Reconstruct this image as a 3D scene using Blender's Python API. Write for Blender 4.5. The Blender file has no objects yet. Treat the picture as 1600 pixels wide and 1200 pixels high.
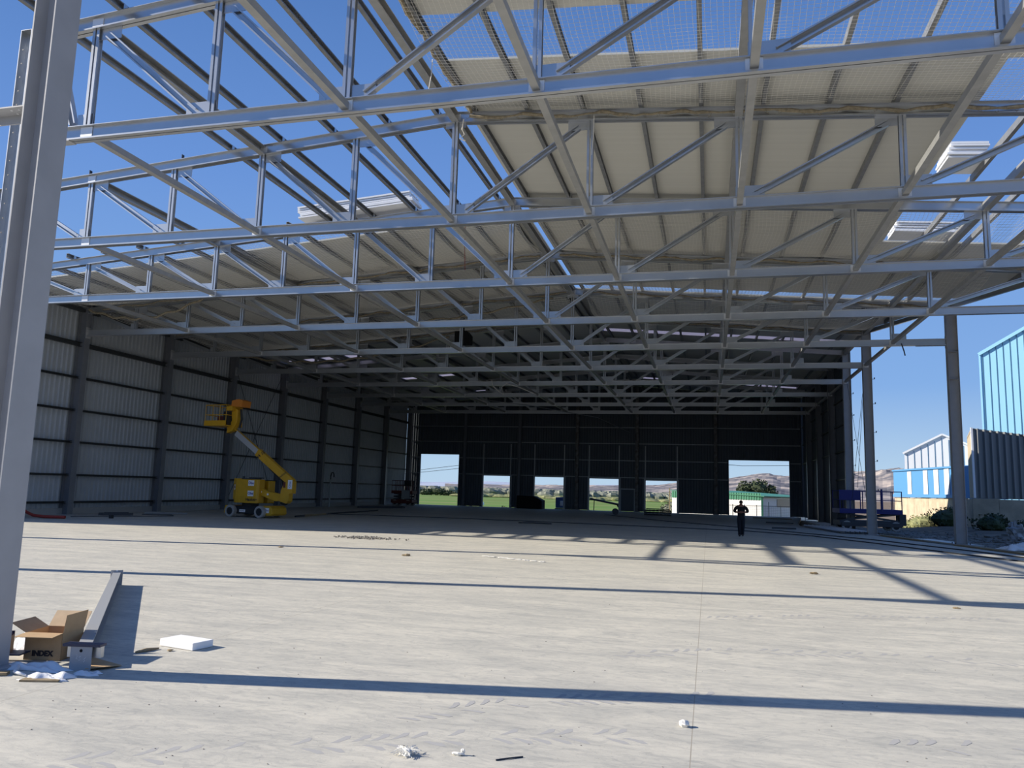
import bpy, bmesh, math, random
from mathutils import Vector, Matrix
random.seed(7)
C = bpy.context.scene.collection
PI = math.pi
V = Vector

# ------------------------------------------------------------------ helpers
def tag(o, label=None, cat=None, group=None, kind=None):
    if label: o['label'] = label
    if cat: o['category'] = cat
    if group: o['group'] = group
    if kind: o['kind'] = kind
    return o

def thing(name, label, cat, loc=(0, 0, 0), rz=0, group=None, kind=None):
    o = bpy.data.objects.new(name, None)
    o.empty_display_size = .3
    C.objects.link(o)
    o.location = loc
    o.rotation_euler = (0, 0, rz)
    return tag(o, label, cat, group, kind)

class MB:
    def __init__(s):
        s.v = []; s.f = []
    def add(s, vs, fs):
        n = len(s.v)
        s.v += [tuple(x) for x in vs]
        s.f += [tuple(i + n for i in f) for f in fs]
        return s
    def box(s, x0, x1, y0, y1, z0, z1, M=None):
        vs = [V((x, y, z)) for x in (x0, x1) for y in (y0, y1) for z in (z0, z1)]
        if M is not None: vs = [M @ v for v in vs]
        return s.add(vs, [(0, 1, 3, 2), (4, 6, 7, 5), (0, 4, 5, 1), (2, 3, 7, 6), (0, 2, 6, 4), (1, 5, 7, 3)])
    def prof(s, p0, p1, pts, up=(0, 0, 1), caps=True):
        """extrude the closed profile pts [(side, up)] from p0 to p1"""
        p0 = V(p0); p1 = V(p1); d = (p1 - p0).normalized(); up = V(up)
        side = d.cross(up)
        if side.length < 1e-6: side = d.cross(V((0, 1, 0)))
        side.normalize(); u = side.cross(d).normalized()
        n = len(pts)
        vs = [p + side * a + u * b for p in (p0, p1) for a, b in pts]
        fs = [(i, (i + 1) % n, n + (i + 1) % n, n + i) for i in range(n)]
        if caps: fs += [tuple(range(n))[::-1], tuple(range(n, 2 * n))]
        return s.add(vs, fs)
    def bar(s, p0, p1, w, h, up=(0, 0, 1)):
        return s.prof(p0, p1, [(-w/2, -h/2), (w/2, -h/2), (w/2, h/2), (-w/2, h/2)], up)
    def cyl(s, p0, p1, r, n=12, r1=None):
        r1 = r if r1 is None else r1
        p0 = V(p0); p1 = V(p1); d = (p1 - p0).normalized()
        a = d.cross(V((0, 0, 1)))
        if a.length < 1e-4: a = V((1, 0, 0))
        a.normalize(); b = d.cross(a)
        vs = [p + (a * math.cos(2*PI*i/n) + b * math.sin(2*PI*i/n)) * rr for p, rr in ((p0, r), (p1, r1)) for i in range(n)]
        fs = [(i, (i+1) % n, n + (i+1) % n, n + i) for i in range(n)] + [tuple(range(n))[::-1], tuple(range(n, 2*n))]
        return s.add(vs, fs)
    def path(s, pts, r, n=6, ref=(0.03, 0.05, 1)):
        pts = [V(p) for p in pts]
        vs = []; fs = []
        for k, p in enumerate(pts):
            d = (pts[min(k+1, len(pts)-1)] - pts[max(k-1, 0)]).normalized()
            a = d.cross(V(ref))
            if a.length < 1e-4: a = V((1, 0, 0))
            a.normalize(); b = d.cross(a)
            rr = r[k] if isinstance(r, (list, tuple)) else r
            vs += [p + (a * math.cos(2*PI*i/n) + b * math.sin(2*PI*i/n)) * rr for i in range(n)]
        for k in range(len(pts)-1):
            fs += [(k*n+i, k*n+(i+1) % n, (k+1)*n+(i+1) % n, (k+1)*n+i) for i in range(n)]
        fs += [tuple(range(n))[::-1], tuple(range((len(pts)-1)*n, len(pts)*n))]
        return s.add(vs, fs)
    def prism(s, poly, axis, a0, a1, M=None):
        """poly in the two other axes (ordered), extruded along axis 'x','y','z'"""
        def mk(p, a):
            if axis == 'x': return V((a, p[0], p[1]))
            if axis == 'y': return V((p[0], a, p[1]))
            return V((p[0], p[1], a))
        n = len(poly)
        vs = [mk(p, a) for a in (a0, a1) for p in poly]
        if M is not None: vs = [M @ v for v in vs]
        return s.add(vs, [(i, (i+1) % n, n+(i+1) % n, n+i) for i in range(n)] + [tuple(range(n))[::-1], tuple(range(n, 2*n))])
    def blob(s, c, r, seg=10, rings=7, jit=0.0):
        c = V(c); vs = [c + V((0, 0, r[2]))]
        for j in range(1, rings):
            t = PI * j / rings
            for i in range(seg):
                p = 2*PI*i/seg
                k = 1 + random.uniform(-jit, jit)
                vs.append(c + V((r[0]*math.sin(t)*math.cos(p)*k, r[1]*math.sin(t)*math.sin(p)*k, r[2]*math.cos(t)*k)))
        vs.append(c - V((0, 0, r[2])))
        fs = [(0, 1+i, 1+(i+1) % seg) for i in range(seg)]
        for j in range(rings-2):
            fs += [(1+j*seg+i, 1+(j+1)*seg+i, 1+(j+1)*seg+(i+1) % seg, 1+j*seg+(i+1) % seg) for i in range(seg)]
        L = len(vs)-1
        fs += [(L, 1+(rings-2)*seg+(i+1) % seg, 1+(rings-2)*seg+i) for i in range(seg)]
        return s.add(vs, fs)
    def build(s, name, mat, parent=None, smooth=False, bevel=0, kind=None):
        me = bpy.data.meshes.new(name)
        me.from_pydata(s.v, [], s.f)
        bm = bmesh.new(); bm.from_mesh(me)
        bmesh.ops.recalc_face_normals(bm, faces=bm.faces)
        bm.to_mesh(me); bm.free()
        if smooth: me.polygons.foreach_set('use_smooth', [True] * len(me.polygons))
        me.materials.append(mat)
        o = bpy.data.objects.new(name, me)
        C.objects.link(o)
        if parent: o.parent = parent
        if bevel:
            b = o.modifiers.new('bevel', 'BEVEL'); b.width = bevel; b.segments = 2; b.limit_method = 'ANGLE'
        if kind: o['kind'] = kind
        return o

def RZ(a, loc=(0, 0, 0)): return Matrix.Translation(loc) @ Matrix.Rotation(a, 4, 'Z')

def text(body, size, mat, parent, M, name='lettering', bold=0.0, depth=.002):
    cu = bpy.data.curves.new('t', 'FONT'); cu.body = body; cu.size = size; cu.extrude = depth
    cu.align_x = 'CENTER'; cu.align_y = 'CENTER'; cu.offset = bold
    ob = bpy.data.objects.new('t', cu); C.objects.link(ob)
    dg = bpy.context.evaluated_depsgraph_get()
    me = bpy.data.meshes.new_from_object(ob.evaluated_get(dg))
    bpy.data.objects.remove(ob)
    me.transform(M); me.name = name; me.materials.clear(); me.materials.append(mat)
    o = bpy.data.objects.new(name, me); C.objects.link(o)
    if parent: o.parent = parent
    return o

FRONT = Matrix.Rotation(PI/2, 4, 'X')          # text upright, read from -Y

# ------------------------------------------------------------------ materials
def mat(name, col, rough=.6, metal=0.0, noise=0.0, nscale=3.0, bump=0.0, bscale=40.0, spec=None, col2=None, stretch=None):
    m = bpy.data.materials.new(name); m.use_nodes = True
    nt = m.node_tree; b = nt.nodes['Principled BSDF']
    b.inputs['Base Color'].default_value = (*col, 1)
    b.inputs['Roughness'].default_value = rough
    b.inputs['Metallic'].default_value = metal
    if spec is not None: b.inputs['Specular IOR Level'].default_value = spec
    tc = nt.nodes.new('ShaderNodeTexCoord')
    src = tc.outputs['Object']
    if stretch:
        mp = nt.nodes.new('ShaderNodeMapping'); mp.inputs['Scale'].default_value = stretch
        nt.links.new(src, mp.inputs['Vector']); src = mp.outputs['Vector']
    if noise or col2:
        n = nt.nodes.new('ShaderNodeTexNoise'); n.inputs['Scale'].default_value = nscale; n.inputs['Detail'].default_value = 6
        nt.links.new(src, n.inputs['Vector'])
        r = nt.nodes.new('ShaderNodeValToRGB')
        c2 = col2 if col2 else tuple(max(0, c * (1 - noise)) for c in col)
        r.color_ramp.elements[0].position = .35; r.color_ramp.elements[1].position = .65
        r.color_ramp.elements[0].color = (*c2, 1); r.color_ramp.elements[1].color = (*col, 1)
        nt.links.new(n.outputs['Fac'], r.inputs['Fac']); nt.links.new(r.outputs['Color'], b.inputs['Base Color'])
    if bump:
        n = nt.nodes.new('ShaderNodeTexNoise'); n.inputs['Scale'].default_value = bscale; n.inputs['Detail'].default_value = 4
        nt.links.new(src, n.inputs['Vector'])
        bp = nt.nodes.new('ShaderNodeBump'); bp.inputs['Strength'].default_value = bump; bp.inputs['Distance'].default_value = .02
        nt.links.new(n.outputs['Fac'], bp.inputs['Height']); nt.links.new(bp.outputs['Normal'], b.inputs['Normal'])
    return m

M_galv = mat('galvanised steel', (.55, .57, .595), .30, .8, noise=.07, nscale=1.6, bump=.02, bscale=9)
M_purl = mat('galvanised purlin', (.30, .31, .32), .5, .5, noise=.2, nscale=4)
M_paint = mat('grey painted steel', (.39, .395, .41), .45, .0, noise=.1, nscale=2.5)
M_paint_shade = mat('grey paint darkened for shade', (.17, .18, .20), .45, .0, noise=.1, nscale=2.5)  # same grey paint, darkened to stand in for the shade inside the hall
M_tie = mat('galvanised tube', (.42, .425, .42), .45, .5, noise=.12, nscale=4)
M_brack = mat('bright bracket steel', (.78, .79, .8), .4, .4)
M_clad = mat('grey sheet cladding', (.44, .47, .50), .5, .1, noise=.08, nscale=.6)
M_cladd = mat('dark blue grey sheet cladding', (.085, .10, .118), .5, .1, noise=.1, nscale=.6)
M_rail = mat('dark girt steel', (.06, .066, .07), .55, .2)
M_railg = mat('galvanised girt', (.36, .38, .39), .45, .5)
M_roof = mat('white roof lining', (.60, .595, .545), .55, 0, noise=.05, nscale=1.0, stretch=(.15, 6, 1))
M_net = mat('white net twine', (.80, .78, .72), .8)
M_netb = mat('tan net twine', (.34, .29, .20), .9, noise=.4, nscale=12)
M_yel = mat('yellow machine paint', (.66, .36, .015), .4, noise=.1, nscale=3)
M_oran = mat('orange machine paint', (.6, .2, .02), .5)
M_blk = mat('black rubber', (.02, .02, .022), .6)
M_dkst = mat('dark steel', (.05, .055, .065), .5, .3)
M_navy = mat('navy painted steel', (.03, .035, .075), .45)
M_tyre = mat('pale grey tyre', (.40, .39, .37), .8, noise=.2, nscale=8)
M_white = mat('white sticker', (.85, .85, .86), .5)
M_ink = mat('purple blue ink', (.06, .04, .25), .5)
M_inkb = mat('black ink', (.02, .015, .02), .5)
M_card = mat('brown cardboard', (.52, .35, .19), .85, noise=.08, nscale=10)
M_card_lit = mat('cardboard with painted sunlight', (.66, .49, .31), .85, noise=.08, nscale=10)  # lighter copy of the carton colour, sunlight on the back flap painted in
M_styro = mat('white styrofoam', (.9, .9, .9), .8, bump=.2, bscale=120)
M_plast = mat('white plastic film', (.82, .83, .85), .35, bump=.4, bscale=18)
M_wood = mat('weathered timber', (.38, .29, .17), .8, noise=.4, nscale=8, stretch=(1, 8, 8))
M_blue = mat('deep blue machine paint', (.012, .016, .16), .45)
M_redm = mat('dark red machine paint', (.12, .02, .015), .5)
M_chrome = mat('bright telescopic steel', (.62, .63, .65), .3, .6)
M_red = mat('dark red hose', (.3, .03, .02), .6)
M_cloth = mat('black cloth', (.008, .008, .01), .9)
M_jean = mat('dark navy trousers', (.008, .01, .018), .9)
M_skin = mat('skin', (.26, .11, .07), .6)
M_hair = mat('short dark hair', (.03, .015, .012), .8)
M_rust = mat('rust stained steel', (.16, .13, .11), .7, .2, col2=(.30, .30, .29), nscale=3)
M_conc = mat('precast concrete panel', (.60, .50, .36), .9, noise=.25, nscale=1.2, bump=.2, bscale=8)
M_shed = mat('grey ribbed sheet', (.21, .22, .22), .5, .1)
M_beige = mat('beige rendered wall', (.55, .46, .32), .9, noise=.2, nscale=2)
M_ltblue = mat('light blue sheet', (.36, .70, .92), .45)
M_seam = mat('dark blue seam', (.08, .2, .32), .5)
M_bluesh = mat('mid blue sheet', (.10, .29, .55), .5)
M_wsheet = mat('white sheet', (.84, .86, .90), .5)
M_wpaint = mat('white rendered wall', (.82, .82, .84), .8)
M_green = mat('green roof sheet', (.055, .24, .15), .5)
M_glassd = mat('dull window', (.25, .24, .22), .4)
M_black = mat('black fabric', (.004, .004, .005), .9)
M_pale = mat('pale crumbs', (.8, .78, .72), .9)
M_rubble = mat('grey rubble', (.28, .26, .23), .95, noise=.4, nscale=15)
M_bark = mat('bark', (.12, .09, .06), .9)

def foliage_mat(name, a, b):
    m = mat(name, a, .7, 0, col2=b, nscale=1.4)
    return m
M_leafd = foliage_mat('dark green leaves', (.06, .085, .03), (.025, .04, .015))
M_leafs = foliage_mat('dry olive leaves', (.30, .30, .13), (.14, .16, .07))
M_leafg = foliage_mat('grey green leaves', (.24, .25, .195), (.17, .18, .135))

# translucent roof light
def skylight_mat():
    m = bpy.data.materials.new('translucent roof sheet'); m.use_nodes = True
    nt = m.node_tree; nt.nodes.clear()
    o = nt.nodes.new('ShaderNodeOutputMaterial'); t = nt.nodes.new('ShaderNodeBsdfTranslucent'); d = nt.nodes.new('ShaderNodeBsdfDiffuse')
    mx = nt.nodes.new('ShaderNodeMixShader'); mx.inputs[0].default_value = .7
    t.inputs['Color'].default_value = (.62, .6, .68, 1); d.inputs['Color'].default_value = (.8, .8, .8, 1)
    nt.links.new(d.outputs[0], mx.inputs[1]); nt.links.new(t.outputs[0], mx.inputs[2]); nt.links.new(mx.outputs[0], o.inputs[0])
    return m
M_sky = skylight_mat()

# concrete floor: streaky pale concrete, control joints, drag marks
def floor_mat():
    m = bpy.data.materials.new('power floated concrete'); m.use_nodes = True
    nt = m.node_tree; L = nt.links; N = nt.nodes
    b = N['Principled BSDF']; b.inputs['Roughness'].default_value = .75
    b.inputs['Specular IOR Level'].default_value = .25
    tc = N.new('ShaderNodeTexCoord')
    def noise(scale, st, detail=7, rough=.6, dist=0):
        mp = N.new('ShaderNodeMapping'); mp.inputs['Scale'].default_value = st
        L.new(tc.outputs['Object'], mp.inputs['Vector'])
        n = N.new('ShaderNodeTexNoise'); n.inputs['Scale'].default_value = scale; n.inputs['Detail'].default_value = detail
        n.inputs['Roughness'].default_value = rough; n.inputs['Distortion'].default_value = dist
        L.new(mp.outputs['Vector'], n.inputs['Vector']); return n.outputs['Fac']
    def ramp(f, p0, p1, c0, c1):
        r = N.new('ShaderNodeValToRGB'); e = r.color_ramp.elements
        e[0].position = p0; e[1].position = p1; e[0].color = (*c0, 1); e[1].color = (*c1, 1)
        L.new(f, r.inputs['Fac']); return r.outputs['Color']
    def mul(a, bb, fac=1.0):
        x = N.new('ShaderNodeMix'); x.data_type = 'RGBA'; x.blend_type = 'MULTIPLY'; x.inputs[0].default_value = fac
        L.new(a, x.inputs[6]); L.new(bb, x.inputs[7]); return x.outputs[2]
    base = ramp(noise(.35, (1, 1, 1)), .3, .7, (.58, .555, .485), (.645, .612, .525))
    streak = ramp(noise(1.1, (.55, 2.2, 1), 9, .65, .6), .38, .62, (.80, .815, .84), (1, 1, 1))
    fine = ramp(noise(7, (.5, 1.6, 1), 6, .7, 1.2), .40, .55, (.85, .86, .88), (1, 1, 1))
    drag = ramp(noise(3.2, (1, 1.3, 1), 3, .5, 3.2), .35, .44, (.87, .88, .90), (1, 1, 1))
    speck = ramp(noise(55, (1, 1, 1), 2, .5), .27, .31, (.55, .52, .48), (1, 1, 1))
    col = mul(mul(mul(mul(base, streak), fine), drag, .8), speck, .8)
    # joints every 5.83 m along x
    sx = N.new('ShaderNodeSeparateXYZ'); L.new(tc.outputs['Object'], sx.inputs[0])
    a = N.new('ShaderNodeMath'); a.operation = 'ADD'; a.inputs[1].default_value = .14 + 5.81 * 40 + .007; L.new(sx.outputs['X'], a.inputs[0])
    md = N.new('ShaderNodeMath'); md.operation = 'MODULO'; md.inputs[1].default_value = 5.81; L.new(a.outputs[0], md.inputs[0])
    lt = N.new('ShaderNodeMath'); lt.operation = 'LESS_THAN'; lt.inputs[1].default_value = .008; L.new(md.outputs[0], lt.inputs[0])
    x = N.new('ShaderNodeMix'); x.data_type = 'RGBA'; L.new(lt.outputs[0], x.inputs[0]); L.new(col, x.inputs[6]); x.inputs[7].default_value = (.34, .31, .26, 1)
    L.new(x.outputs[2], b.inputs['Base Color'])
    bp = N.new('ShaderNodeBump'); bp.inputs['Strength'].default_value = .15; bp.inputs['Distance'].default_value = .01
    L.new(noise(30, (1, 1.5, 1), 5), bp.inputs['Height']); L.new(bp.outputs['Normal'], b.inputs['Normal'])
    return m
M_floor = floor_mat()

def ramp_mat(name, scale, stops, stretch=(1, 1, 1), rough=.95, detail=8, bump=0):
    m = bpy.data.materials.new(name); m.use_nodes = True
    nt = m.node_tree; L = nt.links; N = nt.nodes; b = N['Principled BSDF']; b.inputs['Roughness'].default_value = rough
    b.inputs['Specular IOR Level'].default_value = .1
    tc = N.new('ShaderNodeTexCoord'); mp = N.new('ShaderNodeMapping'); mp.inputs['Scale'].default_value = stretch
    n = N.new('ShaderNodeTexNoise'); n.inputs['Scale'].default_value = scale; n.inputs['Detail'].default_value = detail
    r = N.new('ShaderNodeValToRGB'); e = r.color_ramp.elements
    e[0].position, e[0].color = stops[0][0], (*stops[0][1], 1); e[1].position, e[1].color = stops[-1][0], (*stops[-1][1], 1)
    for p, c in stops[1:-1]:
        q = e.new(p); q.color = (*c, 1)
    L.new(tc.outputs['Object'], mp.inputs['Vector']); L.new(mp.outputs['Vector'], n.inputs['Vector'])
    L.new(n.outputs['Fac'], r.inputs['Fac']); L.new(r.outputs['Color'], b.inputs['Base Color'])
    if bump:
        bp = N.new('ShaderNodeBump'); bp.inputs['Strength'].default_value = bump; bp.inputs['Distance'].default_value = .1
        L.new(n.outputs['Fac'], bp.inputs['Height']); L.new(bp.outputs['Normal'], b.inputs['Normal'])
    return m
M_dirt = ramp_mat('bare earth', .8, [(.3, (.12, .09, .07)), (.5, (.20, .155, .12)), (.7, (.30, .24, .18))], bump=.6)
M_field = ramp_mat('green crop field', .03, [(.35, (.16, .20, .06)), (.5, (.13, .24, .06)), (.65, (.24, .25, .10))], (.4, 2.5, 1))
M_hill = ramp_mat('scrub hills', .02, [(.36, (.11, .11, .125)), (.46, (.17, .165, .18)), (.55, (.29, .26, .25)), (.64, (.48, .41, .36))], (1, 1, 2.5))
M_hillfar = ramp_mat('far hills with painted haze', .006, [(.35, (.36, .42, .55)), (.65, (.46, .50, .60))])  # pale blue base colour stands in for haze over distance

# ------------------------------------------------------------------ dimensions
S = 6.66
def T(k): return 6.66 + S * k
XRIDGE, XL, XR = -6.97, -31.75, 8.65
def top(X): return 12.60 - .076 * abs(X - XRIDGE)          # upper face of the rafters
ZB0, ZB1 = 9.24, 9.55                                       # bottom chord
def xr(k): return {5: 11.15, 4: 13.65, 3: 16.1, 2: 18.6, 1: 21.1, 0: 23.6}.get(k, XR)
def xl(k): return {0: -7.1, 1: -14.98, 2: -22.82, 3: -30.66}.get(k, XL)
NL = [XRIDGE - 3.09 * i for i in range(9)]                  # left panel points
NR = [XRIDGE + 3.89 * i for i in range(9)]
ORD = ['first', 'second', 'third', 'fourth', 'fifth', 'sixth', 'seventh', 'eighth', 'ninth', 'tenth', 'eleventh', 'twelfth',
       'thirteenth', 'fourteenth', 'fifteenth', 'sixteenth', 'seventeenth', 'eighteenth']

# ------------------------------------------------------------------ floor and ground
slab = [(XL - .35, T(3) - 5), (XL - .35, 80.1), (8.6, 80.1), (6.4, 62), (6.0, 56.5), (8.0, 49.0), (9.15, 43.2), (10.6, 38.3), (11.5, 33.7), (14.6, 21), (22, -8), (-40, -8), (-40, T(3) - 5)]
tag(MB().prism(slab, 'z', -.25, 0).build('floor', M_floor), 'pale concrete slab floor with tyre marks and long shadows', 'floor', kind='structure')

def grid_mesh(x0, x1, y0, y1, nx, ny, zf):
    b = MB(); vs = []
    for j in range(ny + 1):
        for i in range(nx + 1):
            x = x0 + (x1-x0)*i/nx; y = y0 + (y1-y0)*j/ny
            vs.append((x, y, zf(x, y)))
    fs = [(j*(nx+1)+i, j*(nx+1)+i+1, (j+1)*(nx+1)+i+1, (j+1)*(nx+1)+i) for j in range(ny) for i in range(nx)]
    return b.add(vs, fs)
def sm(a, b, x):
    t = max(0, min(1, (x-a)/(b-a))); return t*t*(3-2*t)
def gz(x, y):
    z = -.27 - .03 * math.sin(x*1.7 + y*.6) * sm(82, 90, abs(y)) 
    z += .35 * sm(13.5, 18.5, x) * sm(34, 50, y)
    z -= 2.2 * sm(81, 88, y) * (1 - sm(-14, 0, x))
    z -= .45 * sm(80, 90, y) * sm(-14, 6, x)
    z -= .9 * sm(66, 80, y) * sm(10, 16, x)
    return z
tag(grid_mesh(-120, 130, -70, 140, 120, 120, gz).build('ground', M_dirt), 'brown earth ground around the hall', 'ground', kind='structure')
tag(grid_mesh(-900, 14, 82, 900, 50, 140, lambda x, y: -.55 - 1.2 * sm(86, 125, y) - (1.2 * (1-sm(83, 88, y))) + .12*math.sin(x*.02)*sm(150, 300, y)).build('field', M_field), 'green crop field seen through the openings in the back wall', 'field', kind='structure')

tag(grid_mesh(14, 600, 139, 960, 40, 50, lambda x, y: -1.2 + .5*math.sin(x*.05 + y*.03)).build('scrubland', M_dirt), 'tan scrubland beyond the right side of the hall', 'ground', kind='structure')
# hills: real relief, built by bearing and distance
def hills(name, m, az0, az1, d0, d1, hf, na, nd, seed, label, rough):
    rnd = random.Random(seed)
    ph = [(rnd.uniform(0, 6.28), rnd.uniform(.6, 1.4)) for _ in range(14)]
    vs = []
    for j in range(nd + 1):
        t = j/nd; d = d0 + (d1-d0)*t
        for i in range(na + 1):
            a = math.radians(az0 + (az1-az0)*i/na)
            h = hf(math.degrees(a)) * d1 * math.pi/180
            n = sum(math.sin(math.degrees(a)*(1.3*1.55**(q % 8))*ph[q][1] + ph[q][0] + t*(3+2.2*q)) / (1.35**(q % 8)) for q in range(14)) / 9
            prof_ = sm(0, .95, t) * (1 - .15*sm(.95, 1, t))
            z = -8 + (h + 9) * prof_ * (1 + rough * n * (1 - .55*sm(.85, 1, t))) + rough * 8 * n * t*(1-t)
            vs.append((d*math.sin(a), d*math.cos(a), z))
    b = MB().add(vs, [(j*(na+1)+i, j*(na+1)+i+1, (j+1)*(na+1)+i+1, (j+1)*(na+1)+i) for j in range(nd) for i in range(na)])
    tag(b.build(name, m), label, 'hills', kind='structure')
def hnear(a):            # elevation angle of the crest by bearing (deg)
    pts = [(-24, .25), (-15, .30), (-11, .35), (-8, .42), (-4, .55), (0, 1.0), (2.5, 1.3), (4, 1.5), (6, 1.35), (9, 1.75), (14, 2.0), (20, 1.9), (30, 1.8)]
    for (x0, y0), (x1, y1) in zip(pts, pts[1:]):
        if x0 <= a <= x1: return y0 + (y1-y0)*(a-x0)/(x1-x0)
    return pts[0][1] if a < pts[0][0] else pts[-1][1]
hills('hills', M_hill, -19, 40, 950, 1900, hnear, 240, 40, 3, 'eroded grey and pale hills beyond the fields', .22)
hills('unseen_hill_behind', mat('added unseen bank', (.10, .11, .085), .95, noise=.4, nscale=.3), 95, 265, 38, 75, lambda a: 5.5 + 3.5*math.sin(math.radians((180-a)*1.0)) + .5*math.sin(a*.5), 120, 14, 9, 'unseen bank added behind the viewpoint for grey reflections and less sky light', .15)  # unseen bank, added so the steel reflects grey and less sky light enters
hills('hills_far', M_hillfar, -50, 10, 2600, 3600, lambda a: .42 + .08*math.sin(a*.7), 90, 10, 5, 'distant hills on the skyline, haze painted in as faint blue', .06)

# ------------------------------------------------------------------ walls
def corrugated(b, p0, p1, zlo, zhi, pitch=.30, depth=.05, holes=(), side=1):
    """ribbed sheet between plan points p0,p1; zhi may be a function of distance; holes = (d0,d1,z0,z1)"""
    p0 = V((*p0, 0)); p1 = V((*p1, 0)); L = (p1-p0).length; d = (p1-p0)/L; n = V((-d.y, d.x, 0)) * side
    zt = zhi if callable(zhi) else (lambda s: zhi)
    xs = [0]; k = 0
    prof = []
    while k * pitch < L:
        for f, o in ((0, 0), (.60, 0), (.70, 1), (.90, 1)):
            s = k*pitch + f*pitch
            if s < L: prof.append((s, o*depth))
        k += 1
    prof.append((L, 0))
    ext = []
    for h in holes: ext += [h[0], h[1]]
    for e in ext: prof.append((e, 0.0001))
    prof.sort()
    for (s0, o0), (s1, o1) in zip(prof, prof[1:]):
        if s1 - s0 < 1e-6: continue
        m = (s0+s1)/2
        spans = [(zlo, None)]
        for h in holes:
            if h[0] <= m <= h[1]:
                spans = [(a, bb) for a, bb in ((zlo, h[2]), (h[3], None)) if bb is None or bb - a > .01]
        for a, bb in spans:
            z0, z1 = (zt(s0), zt(s1)) if bb is None else (bb, bb)
            q0 = p0 + d*s0 + n*o0; q1 = p0 + d*s1 + n*o1
            b.add([(q0.x, q0.y, a), (q1.x, q1.y, a), (q1.x, q1.y, z1), (q0.x, q0.y, z0)], [(0, 1, 2, 3)])
    return b

WL = XL - .32
o = corrugated(MB(), (WL, T(3) - .5), (WL, 79.72), .32, top(WL) + .18, .30, .075, side=-1).build('wall_left', M_clad)
tag(o, 'ribbed grey sheet wall along the left side of the hall', 'wall', kind='structure')
tag(MB().box(WL - .1, WL + .1, T(3) - .5, 80.05, 0, .33).build('trim_1', mat('plinth concrete', (.34, .34, .33), .9)), 'low concrete plinth under the left wall', 'plinth', kind='structure')
YW = 80.2
doors = [(-30.5, -26.1, 5.45), (-23.3, -20.3, 3.27), (-17.7, -14.55, 3.27), (-11.95, -8.86, 3.24), (-6.22, -3.05, 3.16), (1.94, 7.6, 5.37)]
wl0 = WL
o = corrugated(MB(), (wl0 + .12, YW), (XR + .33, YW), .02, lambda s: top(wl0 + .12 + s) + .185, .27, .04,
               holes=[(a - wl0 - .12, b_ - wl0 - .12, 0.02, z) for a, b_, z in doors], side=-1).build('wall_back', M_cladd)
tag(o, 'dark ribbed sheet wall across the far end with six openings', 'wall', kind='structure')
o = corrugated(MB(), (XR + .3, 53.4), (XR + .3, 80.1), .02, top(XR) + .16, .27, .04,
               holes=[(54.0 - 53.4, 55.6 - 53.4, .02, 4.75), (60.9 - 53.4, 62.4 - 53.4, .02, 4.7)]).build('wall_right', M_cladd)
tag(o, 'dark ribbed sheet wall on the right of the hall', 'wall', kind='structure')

# horizontal rails
LZ = [.63, 2.02, 3.71, 5.36, 7.06, 8.80]
LN = ['lowest', 'second lowest', 'third lowest', 'third highest', 'second highest', 'highest']
for i, z in enumerate(LZ):
    h = .22 if i == 5 else .11
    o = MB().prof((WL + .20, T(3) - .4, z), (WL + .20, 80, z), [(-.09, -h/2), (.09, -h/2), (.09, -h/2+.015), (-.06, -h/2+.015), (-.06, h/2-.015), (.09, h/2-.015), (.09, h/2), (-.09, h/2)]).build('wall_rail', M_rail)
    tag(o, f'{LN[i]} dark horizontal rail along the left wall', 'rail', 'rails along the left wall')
BZ = [3.40, 5.12, 6.85, 8.5]
for i, z in enumerate(BZ):
    b = MB()
    segs = [(WL + .5, XR)]
    if z < 5.4: segs = [(WL + .5, -30.6), (-26.0, 1.85), (7.7, XR)]
    for a, c in segs: b.bar((a, YW - .12, z), (c, YW - .12, z), .12, .07)
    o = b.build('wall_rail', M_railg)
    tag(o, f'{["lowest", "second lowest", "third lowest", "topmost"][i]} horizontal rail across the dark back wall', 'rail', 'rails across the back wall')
for i, z in enumerate([3.2, 5.1, 6.9, 8.6]):
    b = MB(); b.bar((XR + .2, 55.8 if z < 4.8 else 53.4, z), (XR + .2, 80 if z > 4.8 else 60.8, z), .10, .09)
    o = b.build('wall_rail', M_rail)
    tag(o, f'{["lowest", "second lowest", "third lowest", "topmost"][i]} horizontal rail on the dark right wall', 'rail', 'rails on the right wall')

# ------------------------------------------------------------------ columns
def hsec(bx, by, tf=.018, tw=.012):          # flanges face +-X, web along X
    return [(-bx/2, -by/2), (-bx/2+tf, -by/2), (-bx/2+tf, -tw/2), (bx/2-tf, -tw/2), (bx/2-tf, -by/2), (bx/2, -by/2),
            (bx/2, by/2), (bx/2-tf, by/2), (bx/2-tf, tw/2), (-bx/2+tf, tw/2), (-bx/2+tf, by/2), (-bx/2, by/2)]
def column(x, y, h, bx, by, label, group, m=M_paint, base=True, z0=0.0, bolts=False):
    t = thing('steel_column', label, 'column', (x, y, z0), 0, group, 'thing')
    MB().prism(hsec(bx, by), 'z', .02, h - z0).build('shaft', m, t)
    b = MB().box(-bx/2-.12, bx/2+.12, -by/2-.12, by/2+.12, 0, .03)
    b.build('base_plate', M_paint, t)
    if bolts:
        for sx in (-1, 1):
            for sy in (-1, 1):
                MB().cyl((sx*(bx/2+.07), sy*(by/2+.07), .03), (sx*(bx/2+.07), sy*(by/2+.07), .09), .022, 8).build('anchor_bolt', M_dkst, t)
    MB().box(-bx/2, bx/2, -by/2, by/2, h - z0, h - z0 + .015).build('cap_plate', m, t)
    return t

t = column(-7.095, 6.59, top(-7.1) - .05, .29, .33, 'tall grey front column beside the open cardboard box', 'columns of the open front')
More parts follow.
